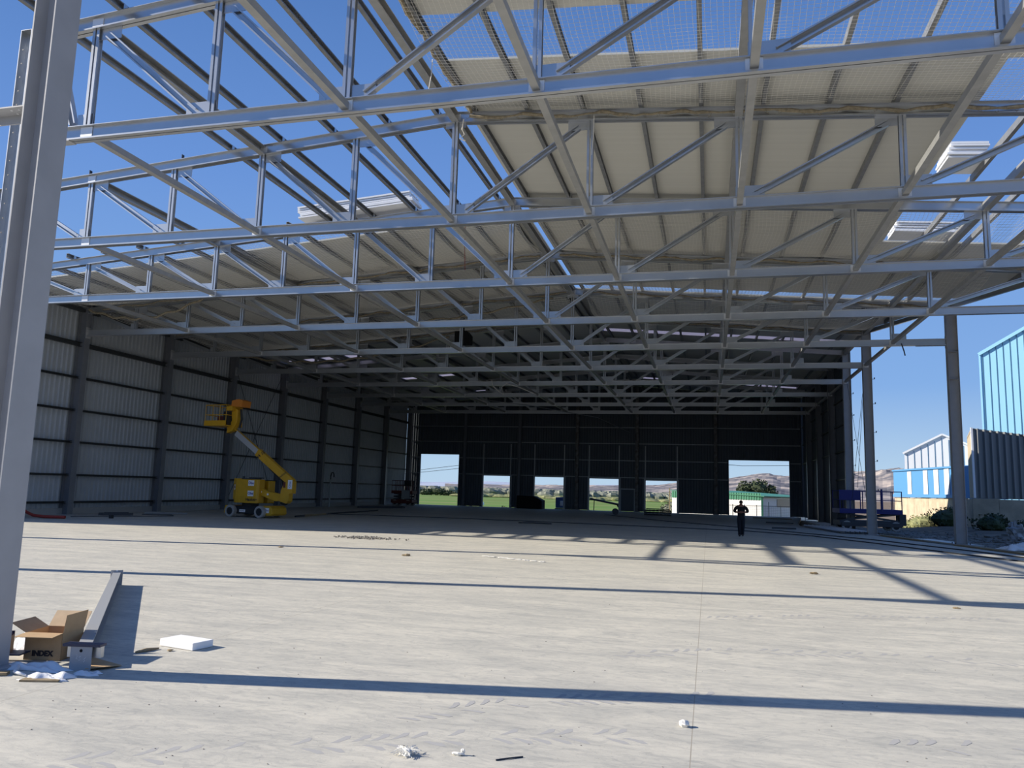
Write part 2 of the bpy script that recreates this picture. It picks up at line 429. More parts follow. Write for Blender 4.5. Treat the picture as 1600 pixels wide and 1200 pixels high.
# stub beam with a drilled plate on the outer face of the front column
st = MB(); st.box(-.85, -.145, -.12, .06, 5.965, 5.98); st.box(-.85, -.145, .045, .06, 5.86, 5.97); st.box(-.16, -.145, -.12, .1, 5.85, 6.0)
st.build('side_bracket', M_paint, t)
for i in range(2):
    for j in range(2): MB().cyl((-.30 - .1*i, -.07 + .08*j, 5.955), (-.30 - .1*i, -.07 + .08*j, 6.0), .014, 8).build('bolt', M_brack, t)
for k, lab in ((1, 'galvanised column half hidden behind the tall front column, the nearer one'), (2, 'galvanised column almost hidden at the left edge behind the front column'), (3, 'galvanised column at the front end of the left wall')):
    t = column(xl(k), T(k), top(xl(k)) - .02, .30, .32, lab, 'columns of the open front', M_galv)
    for i in range(18 if k == 1 else 0):
        z = top(xl(k)) - .5 - i*.33
        MB().cyl((-.03, -.165, z), (-.03, -.157, z), .02, 6).build('bolt', M_dkst, t)
for i, k in enumerate(range(4, 12)):
    tx = XL
    column(tx, T(k) if k < 11 else T(k) - .15, top(tx) - .03, .5, .36, f'{ORD[i]} column from the front along the left wall', 'columns along the left wall', M_paint_shade)
for k in range(1, 11):
    lab = {1: 'grey column out on the right carrying the nearest truss', 2: 'grey column out on the right carrying the second truss', 3: 'grey column out on the right carrying the third truss', 4: 'grey column out on the right carrying the fourth truss', 5: 'grey column standing alone outside on the right', 6: 'grey column with short cleats next to the blue scissor lift', 7: 'grey column at the near end of the dark right wall'}.get(k, f'{ORD[k-8]} column along the dark right wall' if k > 7 else '')
    x = xr(k)
    t = column(x, T(k), top(x) + .04, .46, .36, lab, 'columns on the right side', M_paint if k < 8 else M_paint_shade, bolts=k in (5, 6))
    if k in (6, 7):
        for z in (2.4, 4.0, 5.6, 7.2, 8.6):
            q = MB(); q.box(.23, .40, -.05, .05, z, z + .012); q.box(.36, .40, -.05, .05, z, z + .09)
            q.build('cleat', M_dkst, t)
    if k == 5:
        q = MB(); q.box(-.233, .233, -.185, .185, 7.6, 7.62); q.box(-.233, .233, -.185, .185, 8.9, 8.92)
        q.build('stiffener', M_paint, t)
BX = [-25.4, -19.35, -13.2, -7.05, .68]
for i, x in enumerate(BX):
    z = top(x) + .06
    column(x, YW - .3, z, .32, .3, f'{ORD[i]} column from the left against the dark back wall', 'columns against the back wall', M_rust if i in (2, 3, 4) else M_paint_shade)

# ------------------------------------------------------------------ back wall openings
for i, (a, b_, z) in enumerate(doors):
    fr = MB()
    w = .14
    y0, y1 = YW - .12, YW + .08
    fr.box(a - w, a, y0, y1, 0, z + w); fr.box(b_, b_ + w, y0, y1, 0, z + w); fr.box(a, b_, y0, y1, z, z + w)
    nm = ['tall left doorway looking on to green fields', 'second doorway from the left in the back wall, with a white speck in its field', 'third doorway from the left with a blue tank in it',
          'fourth doorway from the left with a sloping conveyor in it', 'fifth doorway from the left with dark pallets before it', 'tall right doorway behind the walking person'][i]
    tag(fr.build(f'door_{i+1}', M_cladd if i in (0, 5) else M_railg), nm, 'doorway', kind='structure')
for i, (a, b_, z) in enumerate(doors[1:5]):
    for s_, x in (('left', a), ('right', b_)):
        o = MB().prof((x, YW - .17, 0), (x, YW - .17, 6.65), [(-.05, -.05), (.05, -.05), (.05, .05), (-.05, .05)], (0, 1, 0)).build('guide_rail', M_tie)
        tag(o, f'pale upright guide rail on the {s_} jamb of the {ORD[i+1]} doorway from the left', 'guide rail', 'door guide rails on the back wall')
t = thing('personnel_door', 'small dark door between the fourth and fifth openings', 'door', (-8.0, YW - .14, 0), kind='thing')
MB().box(-.66, .66, -.02, .02, .02, 2.2).build('door_leaf', M_cladd, t)
f = MB(); f.box(-.74, -.66, -.05, .04, 0, 2.28); f.box(.66, .74, -.05, .04, 0, 2.28); f.box(-.80, .80, -.05, .04, 2.2, 2.3)
f.build('door_frame', M_railg, t)

# ------------------------------------------------------------------ trusses
def cc(hw, d, gap=.012, t=.014, lip=.035):
    """two lipped channels back to back; returns two profiles (side, up), up measured from the bottom"""
    R = [(gap, 0), (hw, 0), (hw, lip), (hw - t, lip), (hw - t, t), (gap + t, t), (gap + t, d - t), (hw, d - t), (hw, d), (gap, d)]
    return [R, [(-a, b) for a, b in R[::-1]]]
CHORD = cc(.11, .31)
POST = cc(.085, .13, .02, .012, .02)
def isec(w, d, t=.012): return [(-w/2, -d/2), (w/2, -d/2), (w/2, -d/2+t), (t/2, -d/2+t), (t/2, d/2-t), (w/2, d/2-t), (w/2, d/2), (-w/2, d/2), (-w/2, d/2-t), (-t/2, d/2-t), (-t/2, -d/2+t), (-w/2, -d/2+t)]
def csec(w, d, t=.014, lip=.03):     # open towards the camera side
    return [(-w/2, -d/2), (w/2, -d/2), (w/2, -d/2+lip), (w/2-t, -d/2+lip), (w/2-t, -d/2+t), (-w/2+t, -d/2+t), (-w/2+t, d/2-t), (w/2-t, d/2-t), (w/2-t, d/2-lip), (w/2, d/2-lip), (w/2, d/2), (-w/2, d/2)]
def truss(k):
    y = T(k)
    where = 'roof truss, ' + ('nearest the camera, over the sunlit front' if k == 1 else f'{ORD[k-1]} from the camera' + (', against the dark far end' if k == 10 else ''))
    t = thing('roof_truss', 'galvanised ' + where, 'roof truss', (0, y, 0), 0, 'roof trusses across the hall')
    xa = xl(k) + (.15 if k < 4 else .25); xb = xr(k) - .23
    b = MB()
    for p in CHORD: b.prof((xa, 0, ZB0), (xb, 0, ZB0), p)
    b.build('bottom_chord', M_galv, t)
    for xe in (xa, xb):
        b = MB()
        for p in CHORD: b.prof((xe, 0, top(xe) - .31), (XRIDGE, 0, 12.60 - .31), p)
        b.build('top_chord', M_galv, t)
    nodes = [x for x in NL if x > xa + .3] + [x for x in NR[1:] if x < xb - .3]
    nodes.sort()
    for x in nodes:
        b = MB()
        for p in POST: b.prof((x, 0, ZB1), (x, 0, top(x) - .30), [(c, d - .065) for c, d in p], (0, 1, 0))
        b.build('web_post', M_galv, t)
        g = MB()
        w = .62
        if x == nodes[0]: w = .3
        g.box(x - (w if x <= XRIDGE + .1 else .1), x + (w if x >= XRIDGE - .1 else .1), -.008, .008, ZB1 - .05, ZB1 + .30)
        g.build('gusset_plate', M_galv, t)
        g = MB()
        zt = top(x) - .31
        if abs(x - XRIDGE) > .1:
            s = 1 if x < XRIDGE else -1
            g.box(x - .1, x + .62, -.008, .008, zt - .24, zt + .06) if s == 1 else g.box(x - .62, x + .1, -.008, .008, zt - .24, zt + .06)
        else:
            g.box(x - .3, x + .3, -.008, .008, zt - .15, zt + .06)
        g.build('gusset_plate', M_galv, t)
    # diagonals: from the foot of a post (nearer the ridge) to the head of the next one outwards
    ln = sorted([x for x in nodes if x <= XRIDGE + .1], reverse=True)
    rn = [x for x in nodes if x >= XRIDGE - .1]
    for lst, s in ((ln + ([xa + .35] if ln[-1] - xa > 1.3 else []), -1), (rn, 1)):
        for a, c in zip(lst, lst[1:]):
            p0 = V((a + s*.40, 0, ZB1 + .08)); p1 = V((c - s*.30, 0, top(c) - .45))
            MB().prof(*((p0, p1) if s == 1 else (p1, p0)), csec(.12, .16), (0, 0, 1)).build('diagonal', M_galv, t)
    if k == 2:
        for x in (-16.0, -17.72, -19.44): MB().box(x - .005, x + .005, -.06, .06, top(x), top(x) + .17).build('purlin_cleat', M_dkst, t)
    for xe in (xa, xb):
        b = MB(); s = 1 if xe == xa else -1
        b.box(min(xe, xe + s*1.3), max(xe, xe + s*1.3), -.11, .11, ZB0 - .02, ZB0); b.box(min(xe, xe + s*.02), max(xe, xe + s*.02), -.15, .15, ZB0 - .12, ZB1 + .15)
        b.build('end_plate', M_paint, t)
    return t
for k in range(1, 11): truss(k)

# longitudinal ties at bottom chord level
ties = [(NL[6], 3, 'left end tie, third from the left wall'), (NL[4], 2, 'tie left of centre'), (NL[2], 1, 'tie that starts at the nearest truss, left of the ridge'),
        (NL[0], -1, 'tie under the ridge'), (NR[1], -1, 'first tie right of the ridge'), (NR[2], -1, 'second tie right of the ridge'), (NR[3], -1, 'third tie right of the ridge'), (NR[4], 0, 'rightmost tie, towards the open side')]
for i, (x, k0, lab) in enumerate(ties):
    y0 = T(k0) if k0 >= 1 else 8.5
    y1 = T(10)
    t = thing('tie_beam', f'long square steel {lab}, running at bottom chord level', 'tie beam', (x, y0, 9.40), 0, 'ties linking the trusses at bottom chord level')
    b = MB()
    ks = [k for k in range(1, 11) if T(k) >= y0 - .1]
    edges = sorted(set([y0] + [T(k) for k in ks]))
    for a, c in zip(edges, edges[1:]):
        b.bar((0, a + .03 - y0, 0), (0, c - .03 - y0, 0), .15, .15)
    b.build('tube', M_tie, t)
    for k in ks:
        q = MB()
        q.box(-.15, .15, T(k) - y0 - .045, T(k) - y0 - .030, -.14, .13)
        q.box(-.15, .15, T(k) - y0 + .030, T(k) - y0 + .045, -.14, .13)
        q.build('bracket', M_brack, t)
# struts between the rafters (at rafter level)
for x, k0, lab in ((NL[4], 2, 'strut at rafter level far left'), (NL[2], 1, 'strut at rafter level left of the ridge'), (NL[0], 0, 'wide strut along the ridge'), (NR[2], 0, 'strut at rafter level right of the ridge'), (NR[4], 0, 'strut at rafter level near the right edge of the roof sheets')):
    y0 = T(k0) if k0 else 9.0
    t = thing('ridge_strut', 'galvanised channel ' + lab, 'strut', (x, y0, top(x) - .17), 0, 'struts linking the rafters')
    b = MB(); ks = [k for k in range(1, 11) if T(k) >= y0 - .1]
    edges = sorted(set([y0] + [T(k) for k in ks]))
    for a, c in zip(edges, edges[1:]):
        b.prof((0, a + .03 - y0, 0), (0, c - .03 - y0, 0), [(-.10, -.13), (.10, -.13), (.10, -.10), (-.08, -.11), (-.08, .11), (.10, .11), (.10, .13), (-.10, .13)])
    b.build('channel', M_tie, t)
    for k in ks:
        q = MB(); q.box(-.14, .14, T(k) - y0 - .045, T(k) - y0 - .03, -.13, .12); q.build('bracket', M_brack, t)

# purlins
CP = [(-.055, 0), (.055, 0), (.055, .025), (.045, .025), (.045, .01), (-.045, .01), (-.045, .18), (.045, .18), (.045, .165), (.055, .165), (.055, .19), (-.055, .19)]
PX_R = [-6.44 + 1.575*i for i in range(0, 17)]
PX_L = [-7.55] + [-9.11 - 1.722*i for i in range(0, 14)]
for side, lst in (('right', PX_R), ('left', PX_L)):
    for i, x in enumerate(lst):
        if x < XL - .1: continue
        # front end follows the skewed front / the skewed right side
        if side == 'left': y0 = 9.0 if x > -15 else T(3) - .35; y1 = 80
        else:
            y0 = 9.0; y1 = 80 if x < XR + .2 else T(6 - (x - XR)/2.48)
        if y1 - y0 < 3: continue
        b = MB().prof((0, 0, 0), (0, y1 - y0, 0), CP)
        t = thing('purlin', f'{ORD[i]} roof purlin {side} of the ridge, counted from the ridge', 'purlin', (x, y0, top(x)), 0, f'roof purlins on the {side} slope')
        b.build('lipped_channel', M_purl, t)
        for k in range(1, 6):
            if y0 - .2 <= T(k) <= y1: MB().box(.056, .066, T(k) - y0 - .06, T(k) - y0 + .06, 0, .185).build('cleat', M_galv, t)

# ------------------------------------------------------------------ roof sheets (sandwich panels)
def roof_patch(poly, side, name, label, t=.06):
    """poly in plan; laid on the purlins"""
    n = len(poly)
    def z(x): return top(x) + .192
    vs = [(x, y, z(x)) for x, y in poly] + [(x, y, z(x) + t) for x, y in poly]
    fs = [tuple(range(n))[::-1], tuple(range(n, 2*n))] + [(i, (i+1) % n, n+(i+1) % n, n+i) for i in range(n)]
    o = MB().add(vs, fs).build(name, M_roof)
    return tag(o, label, 'roof', kind='structure')
RE = 6.53
XRL = -6.72
LE = XL - .4
XLR = -6.93
def rx(y):               # right eave by depth
    k = (y - 6.66)/S
    return XR + .45 if k >= 6 else XR + .45 + (6 - k)*2.48
roof_patch([(XRL, 11.2), (RE, 11.2), (RE, 15.58), (XRL, 15.58)], 1, 'ceiling', 'narrow strip of white roof panels above the nearest truss')
roof_patch([(XRL, 17.55), (RE + 3.6, 17.55), (RE + 3.6, 18.3), (RE, 18.3), (RE, 31.4), (rx(31.4), 31.4), (rx(39.6), 39.6), (XRL, 39.6)], 1, 'ceiling', 'broad white roof panels over the right front of the hall')
for i, (a, c) in enumerate(((40.5, 50.8), (51.8, 62.2), (63.2, 73.0), (74.0, 80.35))):
    roof_patch([(XLR, a), (rx(a), a), (rx(min(c, 46.6)), min(c, 46.6))] + ([(rx(c), c)] if c > 46.6 else []) + [(XLR, c)], 1, 'ceiling', f'{ORD[i]} stretch of white roof panels deep in the hall, right slope')
for i, (a, c) in enumerate(((28.75, 51.7), (52.7, 63.2), (64.2, 74.0), (75.0, 80.3))):
    roof_patch([(LE, a), (XLR, a), (XLR, c), (LE, c)], -1, 'ceiling', f'{ORD[i]} stretch of white roof panels from the front, left slope')
# roof lights: short translucent sheets let into the strips between the runs of panel
def strip(side, y, w, ranges, nth):
    lo, hi = (XLR, rx(y)) if side == 'right' else (LE, XLR)
    cuts = [lo] + [v for r_ in ranges for v in r_] + [hi]
    for i in range(0, len(cuts), 2):
        if cuts[i+1] - cuts[i] > .02:
            roof_patch([(cuts[i], y), (cuts[i+1], y), (cuts[i+1], y + w), (cuts[i], y + w)], 1, 'ceiling', f'roof panel strip between the roof lights, {nth} row, {side} slope')
    for i, (x0, x1) in enumerate(ranges):
        vs = [(x0, y, top(x0) + .2), (x1, y, top(x1) + .2), (x1, y + w, top(x1) + .2), (x0, y + w, top(x0) + .2)]
        vs += [(a, b_, c + .006) for a, b_, c in vs]
        b = MB().add(vs, [(3, 2, 1, 0), (4, 5, 6, 7), (0, 1, 5, 4), (1, 2, 6, 5), (2, 3, 7, 6), (3, 0, 4, 7)])
        n_ = f'{ORD[i]} from the left, ' if len(ranges) > 1 else ''
        tag(b.build('roof_light', M_sky), f'bright translucent roof light, {n_}{nth} row of the {side} slope', 'roof light', 'roof lights')
strip('right', 50.8, 1.0, [(XLR + .02, 8.6)], 'nearest')
strip('right', 62.2, 1.0, [(-6.6, .2)], 'middle')
strip('right', 73.0, 1.0, [(-6.2, -4.4), (3.3, 7.8)], 'farthest')
strip('left', 51.7, 1.0, [(-31.3, -29.9), (-29.4, -28.3), (-28.0, -26.9), (-26.1, -24.6)], 'nearest')
strip('left', 63.2, 1.0, [(-26.2, -24.7), (-22.8, -21.2)], 'middle')
strip('left', 74.0, 1.0, [(-30.5, -29.2), (-22.7, -21.6)], 'farthest')
# eave beam along the skewed right edge and along the left wall head
o = MB(); o.bar((xr(4), T(4), top(xr(4)) - .12), (xr(5), T(5), top(xr(5)) - .12), .12, .22); o.bar((xr(5), T(5), top(xr(5)) - .12), (XR, T(6), top(XR) - .12), .12, .22)
tag(o.build('eave_beam', M_galv), 'slanting steel eave beam along the open right edge of the roof', 'beam', kind='thing')
o = MB(); o.bar((XL - .1, T(3), top(XL) - .1), (XL - .1, 80, top(XL) - .1), .16, .2)
tag(o.build('eave_beam', M_rail), 'dark eave beam along the head of the left wall', 'beam', kind='thing')

# loose panels stacked on the purlins
def stack(x0, x1, y0, y1, n, lab, grp, jit=.12):
    for i in range(n):
        dx = random.uniform(-jit, jit); dy = random.uniform(-.05, .05)
        a, c = x0 + dx, x1 + dx
        def z(x): return top(x) + .195 + i*.082
        b = MB()
        vs = [(x, y, z(x) + q) for q in (0, .055) for x, y in ((a, y0 + dy), (c, y0 + dy), (c, y1 + dy), (a, y1 + dy))]
        vs += []
        b.add(vs, [(3, 2, 1, 0), (4, 5, 6, 7), (0, 1, 5, 4), (1, 2, 6, 5), (2, 3, 7, 6), (3, 0, 4, 7)])
        # ribs on the upper face
        for r in range(4):
            yy = y0 + dy + (y1-y0)*(r + .5)/4
            b.prof((a, yy, z(a) + .055), (c, yy, z(c) + .055), [(-.05, -.003), (.05, -.003), (.03, .022), (-.03, .022)])
        o = b.build('roof_panel', M_wsheet)
        tag(o, f'{ORD[i]} panel from the bottom of the {lab}', 'roof panel', grp)
stack(-15.4, -10.75, 26.15, 27.15, 6, 'stack lying on the left rafters before the roofed part', 'panels stacked on the left slope')
stack(6.75, 7.75, 23.6, 24.8, 6, 'near stack poking out past the right edge of the roof', 'panels in the near right stack', .06)
stack(6.75, 8.9, 30.15, 31.25, 5, 'farther stack beyond the right edge of the roof', 'panels in the farther right stack', .1)

# ------------------------------------------------------------------ safety nets
def net(label, x0, x1, y0, y1, cell, drop, sag, r=.004, rope=None, sx=14, sy=8, grp='safety nets under the roof', skew=None):
    t = thing('safety_net', label, 'safety net', ((x0+x1)/2, y0, 0), 0, grp)
    ox, oy = (x0+x1)/2, y0
    rnd = random.Random(len(label)*7 + int(x0*3))
    p1, p2 = rnd.uniform(0, 6), rnd.uniform(0, 6)
    def P(x, y):
        u = (x-x0)/(x1-x0); v = (y-y0)/(y1-y0)
        z = top(x) - drop - sag*(4*v*(1-v))*(.75 + .25*math.sin(u*9 + p1)) - .05*math.sin(u*23 + p2)*math.sin(v*7)
        return (x - ox + .04*math.sin(v*9 + u*5 + p1), y - oy + .05*math.sin(u*13 + p2), z)
    b = MB()
    nx = int((x1-x0)/cell); ny = int((y1-y0)/cell)
    def line(pts):
        n0 = len(b.v)
        for q in pts:
            b.v += [(q[0] + r, q[1] + r*.3, q[2] - r*.6), (q[0] - r, q[1] + r*.3, q[2] - r*.6), (q[0], q[1] - r*.3, q[2] + r)]
        for i in range(len(pts)-1):
            for c in range(3):
                b.f.append((n0+i*3+c, n0+i*3+(c+1) % 3, n0+(i+1)*3+(c+1) % 3, n0+(i+1)*3+c))
    for i in range(nx+1):
        x = x0 + (x1-x0)*i/nx
        line([P(x, y0 + (y1-y0)*j/sy) for j in range(sy+1)])
    for j in range(ny+1):
        y = y0 + (y1-y0)*j/ny
        line([P(x0 + (x1-x0)*i/(sx*2), y) for i in range(sx*2+1)])
    b.build('mesh', M_net, t)
    # gathered, tied-up edges
    for e in (rope or ()):
        pts = []; rr = []
        if e in ('y1', 'y0'):
            yy = (y1 if e == 'y1' else y0)
            n = int((x1-x0)/.22)
            for i in range(n+1):
                x = x0 + (x1-x0)*i/n
                hang = .10*abs(math.sin(i*.33 + p1)) + random.uniform(0, .03)
                pts.append((x - ox, yy - oy + random.uniform(-.03, .03) - .05, top(x) - .12 - hang)); rr.append(random.uniform(.022, .055))
        else:
            xx = x0 if e == 'x0' else x1
            n = int((y1-y0)/.2)
            for i in range(n+1):
                y = y0 + (y1-y0)*i/n
                pts.append((xx - ox + random.uniform(-.025, .025), y - oy, top(xx) + .02 - random.uniform(0, .06) - .06*abs(math.sin(i*.5)))); rr.append(random.uniform(.03, .06))
        b = MB().path(pts, rr, 6)
        # frayed loops
        for i in range(0, len(pts)-1, 2):
            a = V(pts[i]); d = V((random.uniform(-.12, .12), random.uniform(-.08, .08), -random.uniform(.05, .16)))
            b.path([a, a + d*.7 + V((.03, 0, 0)), a + d, a + d*.5 + V((-.05, 0, 0))], .006, 3)
        b.build('gathered_edge', M_netb, t)
    return t
net('sagging white net over the open gap at top centre, before the second truss', -6.5, 12.5, 13.4, 19.85, .125, -.02, .35, .0034, ('y1', 'x0'))
net('white net over the right bay between the third and fourth trusses', -6.4, 13.0, 26.8, 33.1, .13, .0, .3, .004, ('y1',))
net('white net over the left bay between the third and fourth trusses', -30.5, -7.3, 27.0, 33.1, .15, .02, .35, .0055, ('y1',))
net('tan net over the right bay behind the fourth truss', -6.4, 11.2, 33.5, 39.8, .16, .0, .3, .006, ('y1',))
net('tan net over the left bay behind the fourth truss, bunched along the rafters', -31.2, -7.3, 33.5, 39.8, .18, .02, .35, .006, ('y1', 'y0'))
net('drooping net in the dim right bay behind the fifth truss', -6.4, 8.4, 40.2, 46.4, .2, .05, .5, .009, ('y1',), 14, 10)
net('drooping net in the dim left bay behind the fifth truss', -31.2, -7.3, 40.2, 46.4, .2, .05, .55, .009, ('y1',), 14, 10)

# festoon of net hanging at the head of the left wall, cords
def cord(label, pts, r=.012, m=M_net, name='cord', cat='cord', grp=None):
    o = MB().path(pts, r, 5).build(name, m); return tag(o, label, cat, grp)
def festoon(x0, x1, y, z0, z1, dz, n=26): return [(x0 + (x1-x0)*i/n, y, z0 + (z1-z0)*i/n - dz*4*(i/n)*(1-i/n) - .06*math.sin(i*1.3)) for i in range(n+1)]
cord('tan net rope drooping below the rafters at the head of the first left wall column', festoon(-31.3, -24.5, 33.0, 10.6, 11.0, .75), .06, M_netb)
cord('tan rope swag below the rafters further in on the left', festoon(-31.3, -16, 46.2, 10.5, 11.5, 1.0, 40), .06, M_netb)
cord('tan rope swag rising towards the ridge behind the fifth truss', festoon(-22, -8, 39.7, 11.0, 12.1, .5, 34), .05, M_netb)
cord('short white string dangling above the nearest truss', [(-6.62, 17.0, 12.5), (-6.63, 17.0, 12.1), (-6.68, 16.98, 11.7), (-6.7, 16.98, 11.55)], .012)
cord('white string dangling below the second truss rafter', [(-2.95, 19.7, 12.0), (-2.96, 19.7, 11.4), (-3.0, 19.7, 10.9)], .012)
cord('frayed white knot dangling from the second truss ridge', [(-6.62, 19.6, 12.2), (-6.66, 19.6, 11.9), (-6.58, 19.6, 11.75), (-6.7, 19.58, 11.62), (-6.55, 19.6, 11.55)], .02)
cord('thin red cord hanging above the third truss', [(-9.05, 27.5, 12.2), (-9.06, 27.5, 11.2), (-9.0, 27.5, 10.2)], .012, M_red)
cord('loose white cable looping below the seventh truss', [(-15.0, 52.9, 9.6), (-14.9, 52.9, 9.2), (-14.6, 52.9, 8.9), (-14.1, 52.9, 8.55), (-14.25, 52.9, 9.1), (-13.9, 52.9, 9.35), (-13.0, 53.0, 9.1), (-11.8, 53.2, 8.6)], .03)
cord('short dark rope end under the fifth truss on the right', [(8.9, 39.6, 9.3), (9.0, 39.55, 8.9), (9.02, 39.5, 8.7)], .03, M_dkst)
for i, (a, c) in enumerate((((8.62, 46.9, 9.3), (8.55, 52.9, .6)), ((8.62, 46.9, .6), (8.62, 52.9, 9.3)), ((8.62, 47.2, 9.0), (8.62, 50.4, 2.6)))):
    cord(['bracing wire falling away behind the column with cleats', 'bracing wire rising towards the far column at the blue lift', 'thin wire hanging down to the blue scissor lift'][i], [a, c], .012, M_dkst, 'bracing_wire', 'wire', 'wires beside the blue lift')
for i, (a, c) in enumerate((((WL+.25, 46.9, .4), (WL+.25, 53.0, 9.9)), ((WL+.25, 46.9, 9.9), (WL+.25, 53.0, .4)))):
    cord(['thin bracing rod on the left wall behind the yellow lift, rising away', 'thin bracing rod on the left wall behind the yellow lift, falling away'][i], [a, c], .02, M_dkst, 'bracing_rod', 'rod', 'crossed rods on the left wall')
cord('long loose cable slung across the dim middle of the roof', [(-20.0, 60, 9.3), (-14.5, 63, 8.9), (-9.5, 68, 8.4), (-7.4, 76, 7.7)], .03, M_railg)
o = MB().prism([(-.47, -.40), (.47, -.40), (.47, .12), (.27, .37), (-.47, .37)], 'y', -.3, .3, RZ(0, (-14.0, 43, 10.7)) ).build('black_bag', M_black)
MB().box(-14.03, -13.97, 42.97, 43.03, 11.05, 12.24).build('strap', M_black, o)
tag(o, 'black boxy shape hanging under the roof, left of the ridge', 'black bag')

# ------------------------------------------------------------------ boom lift
LIFT = thing('boom_lift', 'yellow articulated boom lift raised beside the left wall', 'boom lift', (-24.3, 38.6, 0), math.radians(-8))
def wheel(p, parent, r=.33, w=.25, hub=M_blk):
    b = MB()
    seg = 28
    prof = [(-w/2, r*.62), (-w/2, r*.93), (-w*.36, r), (w*.36, r), (w/2, r*.93), (w/2, r*.62)]
    vs = []
    for i in range(seg):
        a = 2*PI*i/seg
        for yy, rr in prof:
            k = rr * (1 - .025*(i % 2) * (rr > r*.98))
            vs.append((p[0] + k*math.cos(a), p[1] + yy, p[2] + k*math.sin(a)))
    n = len(prof)
    fs = [(i*n+j, i*n+(j+1) % n, ((i+1) % seg)*n+(j+1) % n, ((i+1) % seg)*n+j) for i in range(seg) for j in range(n)]
    b.add(vs, fs)
    o = b.build('wheel', M_tyre, parent)
    h = MB(); h.cyl((p[0], p[1] - w*.36, p[2]), (p[0], p[1] + w*.36, p[2]), r*.64, 20)
    h.cyl((p[0], p[1] - w*.46, p[2]), (p[0], p[1] - w*.30, p[2]), r*.25, 12)
    h.build('hub', hub, o)
    return o
for sx in (-1.0, 1.0):
    for sy in (-.72, .72): wheel((sx, sy, .33), LIFT)
b = MB(); b.box(-1.15, 1.0, -.52, .52, .18, .60); b.box(-.72, .72, -.60, .60, .2, .52)
b.build('chassis', M_blk, LIFT, bevel=.02)
b = MB(); b.prism([(1.02, .14), (1.62, .14), (1.72, .25), (1.66, .55), (1.5, .66), (1.02, .66)], 'y', -.62, .62)
b.build('front_counterweight', M_yel, LIFT, bevel=.03)
b = MB(); b.prism([(-1.62, .2), (-1.3, .2), (-1.2, .62), (-1.55, .62)], 'y', -.6, .6); b.build('rear_bumper', M_yel, LIFT, bevel=.03)
b = MB(); b.cyl((-.3, 0, .58), (-.3, 0, .78), .45, 24); b.build('slew_ring', M_blk, LIFT)
b = MB(); b.prism([(-.98, -.58), (-.78, -.74), (.68, -.74), (.74, -.62), (.74, -.16), (-.98, -.16)], 'z', .78, 2.06)
b.prism([(-1.02, .16), (.74, .16), (.74, .70), (-.8, .70), (-1.02, .5)], 'z', .78, 2.0)
b.prism([(-1.06, -.58), (-.5, -.58), (-.5, .58), (-1.06, .58)], 'z', .95, 2.1)
TUR = b.build('turret', M_yel, LIFT, bevel=.03)
b = MB(); b.box(-.4, .5, -.72, -.2, 2.06, 2.12); b.cyl((-.55, -.4, 2.05), (-.55, -.4, 2.22), .06, 10); b.box(-.1, .6, -.5, -.1, 2.12, 2.17)
b.build('hood_fittings', M_dkst, LIFT)
def sticker(x, z, w, h, y, body='Olse', parent=TUR, size=None, M0=None):
    base = M0 if M0 is not None else Matrix.Translation((x, y, z))
    b = MB(); b.box(-w/2, w/2, -.004, 0, -h/2, h/2, base); s_ = b.build('sticker', M_white, parent)
    text(body, size or h*.62, M_ink, s_, base @ Matrix.Translation((0, -.006, 0)) @ FRONT, 'lettering', .004)
    return s_
sticker(.28, 1.86, .40, .30, -.742)
sticker(.28, 1.30, .40, .30, -.742)
sticker(0, 0, .28, .30, 0, 'Olse', TUR, .15, Matrix.Translation((-.885, -.665, 1.62)) @ Matrix.Rotation(math.radians(-39), 4, 'Z'))
text('Haulotte', .22, M_inkb, TUR, Matrix.Translation((.36, -.746, .97)) @ FRONT, 'lettering', .006)
b = MB(); b.box(-.52, -.12, -.606, -.60, .28, .42); s_ = b.build('name_plate', M_white, LIFT)
text('Haulotte', .09, M_inkb, s_, Matrix.Translation((-.32, -.609, .35)) @ FRONT)
b = MB(); b.box(1.20, 1.50, -.626, -.62, .28, .55); s_ = b.build('sticker', M_white, LIFT)
text('Olse', .14, M_ink, s_, Matrix.Translation((1.35, -.63, .42)) @ FRONT)
# lower arm
b = MB(); b.prism([(.45, 1.30), (.62, 1.62), (1.25, 1.42), (2.15, 1.30), (2.15, .98), (1.7, .92), (1.2, 1.05)], 'y', -.42, -.14)
LA = b.build('lower_arm', M_yel, LIFT, bevel=.015)
b = MB()
for x, z in ((.72, 1.40), (1.18, 1.28), (2.3, 1.62)): b.cyl((x, -.43, z), (x, -.425, z), .06, 14)
b.build('pin_cover', M_white, LA)
# knuckle
b = MB(); b.prism([(2.02, .92), (2.45, .82), (2.58, .95), (2.60, 1.35), (2.78, 1.36), (2.78, 2.02), (2.42, 2.06), (2.2, 1.85), (2.05, 1.5)], 'y', -.46, -.10)
KN = b.build('knuckle', M_yel, LIFT, bevel=.015)
b = MB(); b.box(2.2, 2.34, -.47, -.46, 1.66, 1.96); b.build('red_plate', M_redm, KN)
b = MB(); b.box(2.50, 2.78, -.47, -.462, 1.60, 2.08); s_ = b.build('sticker', M_white, KN)
text('Olse', .17, M_ink, s_, Matrix.Translation((2.64, -.474, 1.84)) @ Matrix.Rotation(-PI/2, 4, 'Y') @ FRONT)
b = MB(); b.blob((2.2, -.28, .84), (.26, .16, .12)); b.build('hydraulic_hoses', M_blk, KN, True)
